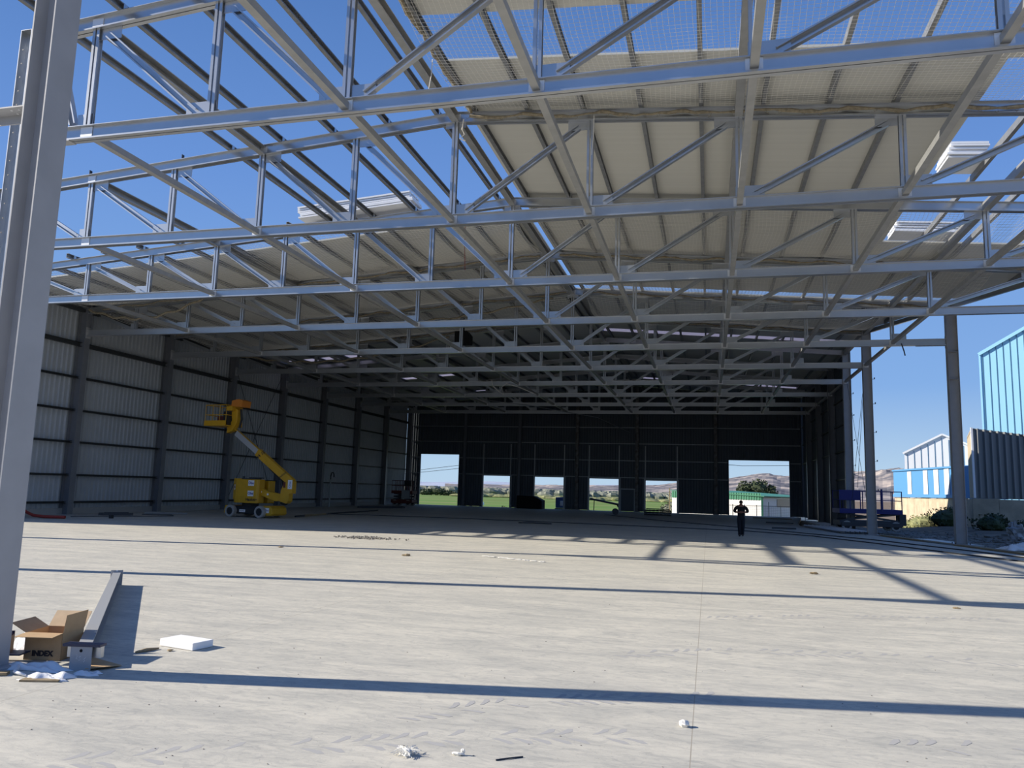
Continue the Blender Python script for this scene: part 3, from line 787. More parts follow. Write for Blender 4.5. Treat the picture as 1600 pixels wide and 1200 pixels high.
# upper boom (telescopic)
p0 = V((2.66, -.28, 1.92)); p1 = V((-1.72, -.28, 4.86)); d = (p1-p0)
UB = MB().bar(p0, p0 + d*.56, .26, .42, (0, 0, 1)).build('upper_boom', M_yel, LIFT, bevel=.015)
MB().bar(p0 + d*.54, p0 + d*.92, .20, .30).build('telescope', M_chrome, UB)
b = MB(); b.bar(p0 + d*.05 + V((0, 0, .22)), p0 + d*.95 + V((0, 0, .14)), .16, .06); b.build('cable_tray', M_yel, UB)
b = MB(); b.path([p0 + d*.36 + V((0, 0, -.24)), p0 + d*.2 + V((.1, 0, -.42)), V((2.1, -.28, 1.3))], .09, 8); b.build('lift_cylinder', M_blk, UB)
ang = math.atan2(-d.z, -d.x)
q = p0 + d*.50
text('HA 15', .26, M_inkb, UB, Matrix.Translation(q + V((0, -.135, .0))) @ Matrix.Rotation(ang, 4, 'Y') @ FRONT, 'lettering', .006)
q = p0 + d*.14
text('Haulotte', .17, M_inkb, UB, Matrix.Translation(q + V((0, -.135, .0))) @ Matrix.Rotation(ang, 4, 'Y') @ FRONT)
# jib and basket
b = MB(); b.prism([(-1.95, 4.6), (-1.6, 4.72), (-1.3, 5.2), (-1.28, 5.9), (-1.45, 6.02), (-1.72, 5.8), (-1.65, 5.3), (-1.95, 4.95)], 'y', -.45, -.12)
JB = b.build('jib', M_yel, LIFT, bevel=.015)
b = MB(); b.path([(-1.22, -.28, 4.9), (-1.1, -.28, 5.4), (-1.2, -.28, 5.95)], .06, 8); b.build('jib_hose', M_blk, JB)
BK = thing('basket', None, None, (0, 0, 0)); BK.parent = LIFT
b = MB(); b.box(-3.15, -1.62, -.95, .35, 4.98, 5.03); b.box(-3.15, -1.62, -.97, -.93, 4.98, 5.28); b.box(-3.15, -1.62, .33, .37, 4.98, 5.28); b.box(-3.17, -3.13, -.95, .35, 4.98, 5.28)
b.build('basket_floor', M_yel, BK)
b = MB()
for x in (-3.12, -2.6, -2.1, -1.65):
    for y in (-.93, .33): b.cyl((x, y, 5.03), (x, y, 6.15), .016, 8)
for z in (5.6, 6.15):
    for y in (-.93, .33): b.cyl((-3.12, y, z), (-1.65, y, z), .022, 8)
    b.cyl((-3.12, -.93, z), (-3.12, .33, z), .022, 8); b.cyl((-1.65, -.93, z), (-1.65, .33, z), .022, 8)
b.build('guard_rail', M_yel, BK)
b = MB(); b.box(-2.55, -2.1, -.6, -.3, 5.05, 5.55); b.build('red_tool_box', M_redm, BK)
b = MB(); b.box(-2.0, -1.7, -.75, 0, 5.05, 5.8); b.build('rubber_pad', M_blk, BK)
b = MB(); b.box(-1.85, -1.45, -.7, .1, 5.85, 6.1); b.build('yellow_console', M_yel, BK)
b = MB(); b.prism([(-1.6, 6.1), (-.85, 6.05), (-.8, 6.4), (-1.1, 6.5), (-1.55, 6.42)], 'y', -.65, .05); b.build('orange_control_box', M_oran, BK)

# ------------------------------------------------------------------ scissor lifts
def scissor(x, y, L, W, pz, gz_, col, label, rz=0, panel=False):
    t = thing('scissor_lift', label, 'scissor lift', (x, y, 0), rz)
    b = MB(); b.box(-L/2, L/2, -W/2, W/2, .30, .62); b.box(-L/2+.1, L/2-.1, -W/2-.04, -W/2, .25, .5); b.build('chassis', M_dkst if panel else M_redm, t, bevel=.02)
    for sx in (-1, 1):
        for sy in (-1, 1): wheel((sx*(L/2-.42), sy*(W/2-.08), .30), t, .30, .2)
    b = MB()
    n = max(1, int((pz-.62)/.28))
    for i in range(n):
        z0 = .62 + (pz-.68)*i/n; z1 = .62 + (pz-.68)*(i+1)/n
        for y0 in (-W/2+.15, W/2-.15):
            b.bar((-L/2+.2, y0, z0), (L/2-.2, y0, z1), .06, .1); b.bar((-L/2+.2, y0+.07, z1), (L/2-.2, y0+.07, z0), .06, .1)
    b.build('scissor_arms', M_dkst, t)
    b = MB(); b.box(-L/2, L/2, -W/2, W/2, pz-.06, pz+.22); b.build('platform', col, t, bevel=.01)
    b = MB()
    k = 7
    for i in range(k):
        xx = -L/2+.04 + (L-.08)*i/(k-1)
        for yy in (-W/2+.03, W/2-.03): b.cyl((xx, yy, pz+.2), (xx, yy, gz_), .03, 6)
    for z in (gz_, (gz_+pz+.2)/2):
        for yy in (-W/2+.03, W/2-.03): b.cyl((-L/2+.04, yy, z), (L/2-.04, yy, z), .028, 6)
        for xx in (-L/2+.04, L/2-.04): b.cyl((xx, -W/2+.03, z), (xx, W/2-.03, z), .028, 6)
    b.build('guard_rail', col, t)
    if panel:
        b = MB(); b.box(-L/2, -L/2+1.25, -W/2-.02, -W/2+.02, pz+.75, gz_+.05); b.build('side_panel', col, t)
        b = MB(); b.box(L/2-.05, L/2+.35, -.35, .35, .35, 1.05); b.build('engine_box', M_dkst, t); MB().cyl((L/2-1.2, -W/2+.03, pz+.1), (L/2-1.2, -W/2+.03, gz_+.15), .06, 8).build('mast', col, t)
    else:
        b = MB(); b.box(.25, .95, -W/2-.02, -W/2+.02, gz_-.5, gz_); b.build('control_box', M_blk, t)
        b = MB(); b.box(.0, .85, -W/2-.03, -W/2, .7, 1.5); b.build('ladder_panel', M_railg, t)
    return t
scissor(-29.05, 72.2, 2.2, 1.3, 1.25, 2.45, M_redm, 'dark red scissor lift parked in the far left corner')
scissor(9.6, 53.2, 3.7, 1.7, 1.1, 2.42, M_blue, 'deep blue scissor lift standing among the right columns', math.radians(6), True)

# ------------------------------------------------------------------ other things inside
t = thing('standpipe', 'pale upright pipe with a curled dark hose top at the left wall', 'standpipe', (-31.0, 60.4, 0))
MB().cyl((0, 0, 0), (0, 0, 2.3), .07, 10).build('pipe', M_railg, t)
MB().path([(0, 0, 2.3), (0, 0, 2.6), (.06, 0, 2.85), (.2, 0, 2.9), (.28, 0, 2.75), (.30, 0, 2.5)], .05, 8).build('hose', M_blk, t)
def plank_stack(name, x, y, w, l, n, h, label, m, rz=0, part='plank'):
    t = thing(name, label, 'stack', (x, y, 0), rz)
    for i in range(n):
        MB().box(-w/2 + random.uniform(-.05, .05), w/2 + random.uniform(-.05, .05), -l/2, l/2, i*h, (i+1)*h - .01).build(part, m, t)
    return t
t = thing('pallet_stack', 'low dark pile of pallets before the fifth doorway', 'pallets', (-4.35, 70.2, 0))
for i in range(3):
    b = MB()
    for j in range(3): b.box(-1.15, 1.15, -.6 + .5*j, -.45 + .5*j, i*.17, i*.17+.10)
    for j in range(7): b.box(-1.15 + .33*j, -.92 + .33*j, -.6, .6, i*.17+.10, i*.17+.125)
    b.build('pallet', M_blk, t)
MB().box(-1.0, 1.0, -.5, .5, .51, .58).build('dark_sheet', M_blk, t)
t = thing('water_tank', 'deep blue plastic tank on a frame in the third doorway', 'tank', (-15.0, 81.2, -.15))
b = MB(); b.box(-.55, .55, -.5, .5, .25, 1.35); b.build('tank', mat('blue plastic', (.02, .09, .36), .4), t, bevel=.08)
b = MB(); b.box(-.6, .6, -.55, .55, 0, .22); b.build('frame', M_dkst, t); MB().cyl((.1, -.52, .5), (.1, -.56, 1.0), .16, 12).build('cap', M_wsheet, t)
o = MB().prism([(-1.0, 0), (1.6, 0), (1.6, .85), (.8, 1.25), (-1.0, 1.3)], 'y', -.8, .8, RZ(0, (-18.0, 78.6, 0))).build('covered_heap', M_black)
tag(o, 'black covered crate between the second and third doorways', 'crate')
t = thing('conveyor', 'dark sloping conveyor arm lying across the fourth doorway', 'conveyor', (-10.4, 81.6, 0))
MB().bar((-1.6, 0, 1.15), (1.45, 0, .62), .4, .20).build('arm', M_navy, t)
b = MB(); b.cyl((1.4, -.2, .55), (1.4, .2, .55), .22, 14); b.bar((-1.2, 0, 1.1), (-1.25, 0, -.3), .08, .08); b.bar((1.4, 0, .6), (1.6, 0, -.3), .1, .1); b.build('drum', M_dkst, t)
t = thing('wheel_trolley', 'small dark wheeled trolley on the floor before the personnel door', 'trolley', (-7.6, 66, 0))
b = MB(); b.cyl((0, -.05, .3), (0, .05, .3), .28, 14); b.build('wheel', M_dkst, t); MB().bar((-.1, 0, .3), (-.1, .5, .05), .06, .06).build('handle', M_railg, t)
for i, (x, y, rz, w, l, lab) in enumerate(((5.3, 71.4, 1.5, .25, 3.2, 'long boards lying before the tall right doorway'), (5.0, 60.5, 1.45, .2, 1.9, 'short dark boards on the floor right of the walking person'), (4.4, 50.3, 1.5, .18, 1.4, 'pair of dark laths on the floor right of the walking person, the nearer'))):
    plank_stack('board_pile', x, y, w, l, 2, .05, lab, M_wood if i == 0 else M_dkst, rz)
t = thing('sheet_stack', 'flat stack of ribbed sheets on the floor at the right columns', 'sheets', (7.35, 51.6, 0), math.radians(8))
for i in range(3):
    b = corrugated(MB(), (-.85, -5.2), (.85, -5.2), 0, 1, .25, .03)
    vs = [(x, -4.6 + 8.6*(z), .045*i + .03 + (y + 5.2)) for x, y, z in b.v]
    q = MB(); q.v = vs; q.f = b.f; q.build('ribbed_sheet', M_wsheet, t)
b = MB()
for y in (-4, -1, 2): b.box(-.8, .8, y, y+.1, 0, .03)
b.build('bearer', M_wood, t)
# cables and pipes on the floor
def floorline(label, pts, r=.02, m=M_dkst, name='cable', cat='cable', grp=None):
    o = MB().path([(x, y, r) for x, y in pts], r, 6).build(name, m); return tag(o, label, cat, grp)
floorline('long thin cable running across the shaded floor from the left wall to the right columns', [(-24, 46.2), (-16, 47.2), (-9, 46.6), (-2, 45.8), (2, 45.0), (5.0, 42.3), (7.2, 37.5), (9.0, 32.5), (13.0, 23.5)], .025)
floorline('second cable crossing the shaded floor in front of the person', [(-8.5, 66), (-3, 56), (1.4, 50.4), (4.2, 46.4), (7.6, 40.8), (10.0, 35), (12.2, 28), (14.2, 21.5)], .025)
floorline('short black cable snippet on the shaded floor at mid left', [(-10.6, 44.0), (-9.9, 44.4), (-8.7, 44.1)], .035)
floorline('dark pipe lying along the left wall behind the boom lift', [(-22.8, 40.4), (-23.6, 46), (-24.2, 55)], .05, name='pipe', cat='pipe')
floorline('timber length lying beyond the boom lift', [(-23.0, 41.8), (-23.3, 45.0)], .06, M_wood, 'timber', 'timber')
floorline('pale perforated bar lying at the foot of the second left column', [(-30.2, 37.2), (-28.4, 38.4)], .05, M_railg, 'bar', 'bar')
floorline('thin cable curling on the floor at the foot of the left wall', [(-29.8, 36.5), (-28.3, 37.0), (-27.6, 36.2), (-28.6, 33.8), (-30.0, 31.8)], .02)
o = MB().path([(-31.2, 30.0, .45), (-30.7, 29.9, .25), (-30.2, 29.8, .12), (-29.6, 29.8, .08), (-28.6, 30.0, .08)], .07, 8).build('hose', M_red)
tag(o, 'dark red hose lying at the near end of the left wall', 'hose')
o = MB().box(-27.9, -27.75, 31.9, 32.05, 0, .16).build('small_box', M_blk); tag(o, 'small black cube on the floor before the left wall', 'box')
for i, (x, y, w, lab) in enumerate(((-29.9, 34.6, 1.9, 'dark strip of offcuts between the first two left columns'), (-27.2, 62.5, 4.6, 'dark heap of offcuts along the far left wall'), (-25.8, 41.8, 2.6, 'dark bundle of rods on the floor left of the boom lift'))):
    b = MB()
    for k in range(6): b.box(-w/2 + random.uniform(0, .6), w/2 - random.uniform(0, .6), -.25 + .09*k, -.18 + .09*k, 0, random.uniform(.06, .18))
    o = b.build('offcut_heap', M_dkst); o.location = (x, y, 0); o.rotation_euler = (0, 0, .9 if i < 2 else -.4); tag(o, lab, 'offcuts')

# scattered crumbs of spoil on the sunlit floor: uncountable
b = MB()
for i in range(260):
    a = random.gauss(0, .55); c = random.gauss(0, .28); s = random.uniform(.012, .045)
    b.blob((-12.2 + a, 26.8 + c, s*.6), (s, s, s*.7), 5, 3, .3)
tag(b.build('rubble', M_rubble), 'patch of grey rubble crumbs on the sunlit floor', 'rubble', kind='stuff')
b = MB()
rnd = random.Random(4)
for i in range(260):
    y = 5 + 22*rnd.random()**1.6; x = (-.98 + 1.3*rnd.random())*y; s = rnd.uniform(.0025, .0065)
    if abs(x + 7) < .6 and abs(y - 7) < 1: continue
    b.blob((x, y, s*.5), (s*1.5, s, s*.6), 5, 3, .3)
tag(b.build('grit', M_rubble), 'dark grit scattered over the sunlit concrete', 'grit', kind='stuff')

# ------------------------------------------------------------------ tyre marks on the slab
M_mark = mat('dusty tyre print', (.41, .405, .395), .9)
def tread(pts, width, step, name='tyre_marks'):
    """chevron lug prints along a plan polyline"""
    b = MB(); L = 0
    P = [V((x, y, 0)) for x, y in pts]
    out = []
    for a, c in zip(P, P[1:]):
        d = (c-a); l = d.length; d.normalize(); n = V((-d.y, d.x, 0)); s = step
        while s < l - step*1.3:
            out.append((a + d*s, d, n)); s += step
    for i, (p, d, n) in enumerate(out):
        for sg in (-1, 1):
            if rnd.random() < .35: continue
            o = 0 if sg < 0 else step*.5
            w0, w1 = .12*width*sg, .5*width*sg
            q0 = p + n*w0 + d*o; q1 = p + n*(w0+w1)/2 + d*(o + .55*step); q2 = p + n*w1 + d*(o + .8*step)
            t0, t1, t2 = step*.16, step*.26, step*.15
            pts_ = [q0 - d*t0, q1 - d*t1, q2 - d*t2, q2 + d*t2, q1 + d*t1, q0 + d*t0]
            v0 = len(b.v)
            b.v += [(q.x + rnd.uniform(-.006, .006), q.y + rnd.uniform(-.006, .006), .0015) for q in pts_]
            b.f += [(v0, v0+1, v0+4, v0+5), (v0+1, v0+2, v0+3, v0+4)]
    return b
FL = bpy.data.objects['floor']
b = MB()
for it, pts in enumerate(([(-4.5, 4.6), (-3.2, 5.4), (-1.8, 6.2), (-.4, 6.7)], [(-3.4, 4.6), (-2.0, 5.1), (-.6, 5.5), (.6, 5.8)], [(-.1, 5.6), (.8, 5.7), (1.8, 5.9)], [(-1.4, 9.6), (.4, 10.6), (2.4, 11.0), (5, 11.2)], [(-.2, 13), (2, 14.2), (4.8, 15)],
            [(-2.7, 6.4), (-1.6, 7.4), (.2, 8.2)], [(1.2, 7.0), (2.2, 7.3), (3.2, 7.9)])):
    q = tread(pts, .38, .15); b.add([(x, y, .0006 + .0002*it) for x, y, z in q.v], q.f)
b.build('tyre_marks', M_mark, FL, kind='stuff')

# ------------------------------------------------------------------ foreground things at the front column
# open cardboard box
t = thing('cardboard_box', 'open brown cardboard box with raised flaps beside the front column', 'box', (-6.93, 7.30, 0), math.radians(13))
w, dp, h, th = .40, .40, .285, .006
b = MB(); b.box(-w/2, w/2, -dp/2, -dp/2+th, 0, h); b.box(-w/2, w/2, dp/2-th, dp/2, 0, h); b.box(-w/2, -w/2+th, -dp/2, dp/2, 0, h); b.box(w/2-th, w/2, -dp/2, dp/2, 0, h); b.box(-w/2, w/2, -dp/2, dp/2, 0, th)
BX_ = b.build('carton', M_card, t)
text('INDEX', .075, M_inkb, BX_, Matrix.Translation((.0, -dp/2 - .003, .07)) @ FRONT, 'lettering', .004)
def flap(p, ax, L_, W_, ang_, m=M_card):
    """flap hinged at p along direction ax (width W_), length L_, tilted ang_ from horizontal outwards"""
    ax = V(ax); out = V((ax.y, -ax.x, 0)); d = out*math.cos(ang_) + V((0, 0, 1))*math.sin(ang_)
    p = V(p); n = ax.cross(d)*th
    vs = [p, p+ax*W_, p+ax*W_+d*L_, p+d*L_]
    vs += [v + n for v in vs]
    return MB().add(vs, [(0, 1, 2, 3), (7, 6, 5, 4), (0, 4, 5, 1), (1, 5, 6, 2), (2, 6, 7, 3), (3, 7, 4, 0)]).build('flap', m, t)
flap((-w/2, -dp/2, h), (1, 0, 0), .19, w, math.radians(-4))
flap((w/2, -dp/2, h), (0, 1, 0), .19, dp, math.radians(82), M_card)
flap((w/2, dp/2, h), (-1, 0, 0), .20, w, math.radians(48), M_card_lit)
flap((-w/2, dp/2, h), (0, -1, 0), .19, dp, math.radians(30))
# long steel beam lying on the floor
p0, p1 = V((-6.28, 7.02, 0)), V((-10.50, 12.34, 0)); dd = (p1-p0); LB = dd.length
t = thing('steel_beam', 'long grey steel beam lying on the slab beside the cardboard box', 'beam', p0, math.atan2(dd.y, dd.x), kind='thing')
MB().prof((0, 0, .115), (LB, 0, .115), [(-.065, -.115), (.065, -.115), (.065, -.10), (.008, -.10), (.008, .10), (.065, .10), (.065, .115), (-.065, .115), (-.065, .10), (-.008, .10), (-.008, -.10), (-.065, -.10)]).build('shaft', mat('pale painted steel', (.36, .37, .38), .45), t)
b = MB(); b.box(LB, LB+.012, -.10, .10, 0, .27); b.build('end_plate', M_paint, t)
q = MB(); q.cyl((LB-.002, 0, .26), (LB+.016, 0, .26), .015, 10); q.build('bolt_hole', M_white, t)
# upright bracket at the near end, facing the camera
t = thing('steel_bracket', 'upright grey steel plate bracket with a bolt hole and chalked number', 'bracket', (-6.19, 6.88, 0), math.radians(12))
PL = MB().box(-.11, .11, -.006, .006, 0, .235).build('plate', M_paint, t)
MB().box(-.19, .20, -.02, .10, .235, .26).build('top_angle', M_navy, t)
MB().box(-.17, .18, .04, .10, .12, .235).build('web', M_galv, t)
MB().cyl((.0, -.008, .195), (.0, -.0065, .195), .016, 14).build('bolt_hole', M_black, t)
ch = MB()
def stroke(pts): ch.path([(x, -.0075, z) for x, z in pts], .0022, 4)
stroke([(-.05, .150), (-.03, .152), (-.035, .135), (-.048, .118), (-.03, .112)])
stroke([(.005, .140), (-.012, .138), (-.016, .124), (.002, .122), (.0, .106), (-.018, .103)])
stroke([(.035, .110), (.06, .135)]); stroke([(.035, .085), (.05, .105)])
ch.build('chalk_number', M_white, t)
# dark steel offcut at the column foot
t = thing('steel_offcut', 'dark navy steel offcut standing on short feet at the foot of the front column', 'offcut', (-7.18, 6.95, 0), math.radians(18))
b = MB(); b.box(-.32, .02, .06, .07, .10, .30); b.box(-.32, .20, -.14, .08, .085, .10); b.prism([(-.02, .10), (.02, .10), (.02, .26), (-.0, .30), (-.02, .30)], 'y', -.1, .06); b.build('angle', M_navy, t)
b = MB()
for x in (-.25, -.02): b.cyl((x, 0, 0), (x, 0, .09), .018, 8)
b.build('foot', M_dkst, t)
# film, boards
def sheet(label, x, y, rx_, ry_, hz, rz, m=M_plast, name='plastic_sheet', cat='plastic sheet', seed=1):
    r_ = random.Random(seed); n, k = 26, 14
    ph = [r_.uniform(0, 6) for _ in range(8)]
    vs = []
    for j in range(k+1):
        for i in range(n+1):
            u = i/n*2-1; v = j/k*2-1
            e = max(0, 1 - u**4) * max(0, 1 - v**4)
            z = .004 + hz*e*(.55 + .25*math.sin(u*5+ph[0]+v*2) + .2*math.sin(v*6+ph[1]+u*3) + .15*math.sin(u*13+v*9+ph[2]))
            vs.append((u*rx_*(1+.15*math.sin(v*4+ph[3])), v*ry_*(1+.2*math.sin(u*5+ph[4])), max(.003, z)))
    fs = [(j*(n+1)+i, j*(n+1)+i+1, (j+1)*(n+1)+i+1, (j+1)*(n+1)+i) for j in range(k) for i in range(n)]
    o = MB().add(vs, fs).build(name, m, smooth=True); o.location = (x, y, 0); o.rotation_euler = (0, 0, rz)
    so = o.modifiers.new('th', 'SOLIDIFY'); so.thickness = .003
    return tag(o, label, cat)
sheet('bluish white plastic film crumpled in front of the cardboard box', -6.62, 6.78, .34, .11, .075, .1, seed=2)
sheet('white plastic film spread over a board before the bracket', -6.22, 6.52, .22, .10, .06, .25, seed=5)
sheet('white plastic tail lying at the foot of the bracket', -6.0, 6.76, .13, .07, .04, .3, seed=9)
o = MB().path([(-6.78, 6.72, .05), (-6.70, 6.62, .03), (-6.62, 6.52, .03), (-6.45, 6.48, .02)], [.012, .022, .02, .01], 6).build('plastic_strip', M_plast, smooth=True); tag(o, 'twisted white plastic strip on the slab at lower left', 'plastic strip')
sheet('clump of white plastic film behind the dark steel offcut', -7.42, 7.42, .16, .10, .2, .3, seed=12)
o = MB().box(-.18, .18, -.05, .05, 0, .018).build('board', M_wood); o.location = (-6.2, 6.42, 0); o.rotation_euler = (0, 0, .3); tag(o, 'pale wooden board under the white plastic film', 'board')
o = MB().box(-.12, .12, -.05, .05, 0, .03).build('board', M_wood); o.location = (-6.78, 6.44, 0); o.rotation_euler = (0, 0, .5); tag(o, 'wooden board end at the left edge of the picture', 'board')
o = MB().add([(-6.46, 7.36, .01), (-5.93, 7.16, .012), (-5.98, 6.96, .03), (-6.12, 6.88, .02), (-6.3, 6.98, .012), (-6.46, 7.36, .016), (-5.93, 7.16, .018), (-5.98, 6.96, .036), (-6.12, 6.88, .026), (-6.3, 6.98, .018)], [(0, 1, 2, 3, 4), (9, 8, 7, 6, 5), (0, 5, 6, 1), (1, 6, 7, 2), (2, 7, 8, 3), (3, 8, 9, 4), (4, 9, 5, 0)]).build('cardboard_scrap', M_card)
tag(o, 'flat scrap of cardboard lying in the shadow of the steel beam', 'cardboard')
# styrofoam slab
t = MB().box(-.27, .27, -.15, .15, .005, .085).build('styrofoam_block', M_styro, bevel=.004)
t.location = (-5.98, 8.27, 0); t.rotation_euler = (0, 0, math.radians(-12)); tag(t, 'white styrofoam slab lying on the sunlit floor', 'styrofoam')
o = MB().path([(-6.24, 7.74, .012), (-6.2, 7.86, .02), (-6.16, 8.02, .012)], [.012, .022, .01], 6).build('stick', M_wood); tag(o, 'splintered stick left of the white styrofoam slab', 'stick')
o = MB().blob((-5.98, 7.98, .012), (.04, .025, .012), 8, 5, .3).build('chip', M_wood); tag(o, 'small wood chip at the front of the styrofoam slab', 'chip')
# small litter
b = MB()
for i in range(70):
    a = random.uniform(0, 6.28); r0 = random.uniform(0, .03); l = random.uniform(.04, .11)
    p = V((r0*math.cos(a), r0*math.sin(a), random.uniform(.01, .035)))
    q = p + V((math.cos(a + random.uniform(-.6, .6))*l, math.sin(a + random.uniform(-.6, .6))*l*.8, random.uniform(-.02, .02)))
    m_ = (p+q)/2 + V((0, 0, .012))
    b.path([p, m_, V((q.x, q.y, max(.004, q.z)))], .0022, 3)
b.blob((0, 0, .02), (.05, .04, .03), 8, 5, .35)
o = b.build('string_tuft', M_pale); o.location = (-2.15, 5.62, 0); tag(o, 'frayed tuft of pale string near the bottom edge', 'string tuft')
o = MB().blob((0, 0, .012), (.045, .02, .012), 8, 5, .3).blob((.03, .01, .03), (.015, .012, .022), 7, 5, .3).build('scrap', M_pale); o.location = (-1.79, 5.74, 0); tag(o, 'small pale scrap right of the tuft of string', 'scrap')
o = MB().path([(-1.50, 5.72, .006), (-1.42, 5.78, .008), (-1.33, 5.85, .006)], .006, 5).build('stick', M_dkst); tag(o, 'thin dark stick near the bottom edge', 'stick')
o = MB().blob((0, 0, .025), (.05, .035, .03), 9, 6, .25).build('stone', M_pale); o.location = (-.21, 7.03, 0); tag(o, 'small pale stone beside the floor joint', 'stone')
for x, y, s, lab in ((2.6, 21.6, .09, 'rusty scrap on the sunlit floor, right of the floor joint'), (4.4, 16.2, .05, 'small dark scrap under the slanting shadow at right'), (-12.5, 21.4, .07, 'small dark scrap on the floor at mid left'), (-8.2, 20.8, .1, 'dark scrap on the floor below the white streak of plaster')):
    o = MB().blob((0, 0, s*.3), (s*1.4, s*.5, s*.35), 8, 5, .4).build('scrap', M_wood); o.location = (x, y, 0); tag(o, lab, 'scrap')
b = MB()
for i in range(9):
    b.blob((-6.2 + i*.22 + random.uniform(-.05, .05), 21.9 - i*.1, .01), (.12, .06, .014), 7, 4, .35)
tag(b.build('plaster_streak', M_pale), 'broken white streak of plaster on the sunlit floor', 'plaster', kind='stuff')

# ------------------------------------------------------------------ person
PER = thing('person', 'person in black walking with head bowed and arms bent in front', 'person', (1.5, 39.4, 0))
def skin(name, joints, bones, m, parent, sub=2, root=0):
    me = bpy.data.meshes.new(name)
    me.from_pydata([j[:3] for j in joints], bones, [])
    o = bpy.data.objects.new(name, me); C.objects.link(o); o.parent = parent
    sk = o.modifiers.new('skin', 'SKIN'); sk.use_smooth_shade = True
    for i, j in enumerate(joints):
        r = j[3] if isinstance(j[3], tuple) else (j[3], j[3])
        me.skin_vertices[0].data[i].radius = r
    me.skin_vertices[0].data[root].use_root = True
    sb = o.modifiers.new('sub', 'SUBSURF'); sb.levels = sub; sb.render_levels = sub
    me.materials.append(m)
    return o
J = [(0, .0, .93, (.12, .09)), (0, -.005, 1.10, (.125, .095)), (0, -.02, 1.28, (.155, .11)), (0, -.04, 1.42, (.10, .085)), (0, -.075, 1.50, (.055, .055)),      # 0-4
     (-.19, -.03, 1.40, (.062, .062)), (-.30, -.02, 1.15, (.046, .046)), (-.12, -.25, 1.14, (.033, .033)),                                               # 5-7 right arm
     (.19, -.03, 1.40, (.062, .062)), (.31, -.02, 1.15, (.046, .046)), (.10, -.25, 1.15, (.033, .033)),                                                    # 8-10
     (-.085, 0, .84, (.066, .068)), (-.082, -.05, .48, (.048, .05)), (-.07, .03, .09, (.042, .042)), (-.075, -.10, .04, (.04, .03)),                          # 11-14
     (.085, 0, .84, (.066, .068)), (.085, .03, .48, (.048, .05)), (.07, .16, .12, (.042, .042)), (.075, .06, .05, (.04, .03)),                               # 15-18
     (0, -.135, 1.535, (.066, .072)), (0, -.16, 1.625, (.074, .082))]                                                                                     # 19-20
Bn = [(0, 1), (1, 2), (2, 3), (3, 4), (3, 5), (5, 6), (6, 7), (3, 8), (8, 9), (9, 10), (0, 11), (11, 12), (12, 13), (13, 14), (0, 15), (15, 16), (16, 17), (17, 18), (4, 19), (19, 20)]
skin('body', J, Bn, M_skin, PER)
Js = [(0, 0, .83, (.18, .135)), (0, -.005, 1.08, (.178, .132)), (0, -.02, 1.28, (.20, .14)), (0, -.04, 1.42, (.15, .11)), (-.21, -.03, 1.40, (.09, .09)), (-.31, -.02, 1.18, (.075, .075)), (.21, -.03, 1.40, (.09, .09)), (.32, -.02, 1.18, (.075, .075)), (-.22, -.13, 1.145, (.055, .055)), (.22, -.13, 1.15, (.055, .055))]
skin('shirt', Js, [(0, 1), (1, 2), (2, 3), (3, 4), (4, 5), (3, 6), (6, 7), (5, 8), (7, 9)], M_cloth, PER)
b = MB(); b.blob((0, 0, .89), (.178, .132, .17), 18, 10)
for s_, ky, ay in ((-1, -.05, .02), (1, .03, .13)):
    b.path([(s_*.086, .004, .93), (s_*.088, 0, .80), (s_*.082, ky, .48), (s_*.068, ay, .16), (s_*.066, ay + .01, .07)], [.085, .105, .09, .075, .078], 16, (1, 0, 0))
b.build('trousers', M_jean, PER, True)
for sx, yy, zz in ((-.075, -.03, 0), (.075, .12, .015)):
    b = MB(); b.blob((sx, yy - .06, zz + .045), (.05, .135, .05), 12, 8); b.build('shoe', M_blk, PER, True)
for s, wx, wz in ((-1, -.12, 1.14), (1, .10, 1.15)):
    b = MB(); cx, cy, cz = wx - s*.055, -.285, wz - .005
    b.blob((cx, cy, cz), (.05, .035, .04), 10, 7)
    for i in range(4):
        x0 = cx - s*.035; z0 = cz + .028 - .018*i; l = (.062, .072, .068, .052)[i]
        b.path([(x0, cy - .01, z0), (x0 - s*l*.6, cy - .03, z0 - .004), (x0 - s*l, cy - .018, z0 - .012)], [.0095, .009, .007], 6)
    b.path([(cx + s*.01, cy - .02, cz + .03), (cx - s*.02, cy - .05, cz + .055), (cx - s*.045, cy - .055, cz + .055)], [.011, .010, .008], 6)
    b.build('hand', M_skin, PER, True)
HB = Matrix.Translation((0, -.15, 1.59)) @ Matrix.Rotation(math.radians(34), 4, 'X')
def onhead(b): b.v = [tuple(HB @ V(p)) for p in b.v]; return b
onhead(MB().blob((0, .022, .036), (.082, .088, .080), 16, 10)).build('hair', M_hair, PER, True)
b = MB().blob((0, -.100, -.015), (.014, .020, .022), 8, 6)
onhead(b).build('nose', M_skin, PER, True)
for s_ in (-1, 1):
    onhead(MB().blob((s_*.078, .005, -.005), (.010, .022, .030), 8, 6)).build('ear', M_skin, PER, True)
    onhead(MB().blob((s_*.031, -.080, .012), (.012, .008, .007), 8, 5)).build('eye', M_inkb, PER, True)
onhead(MB().blob((0, -.080, -.058), (.024, .008, .006), 8, 5)).build('mouth', M_redm, PER, True)

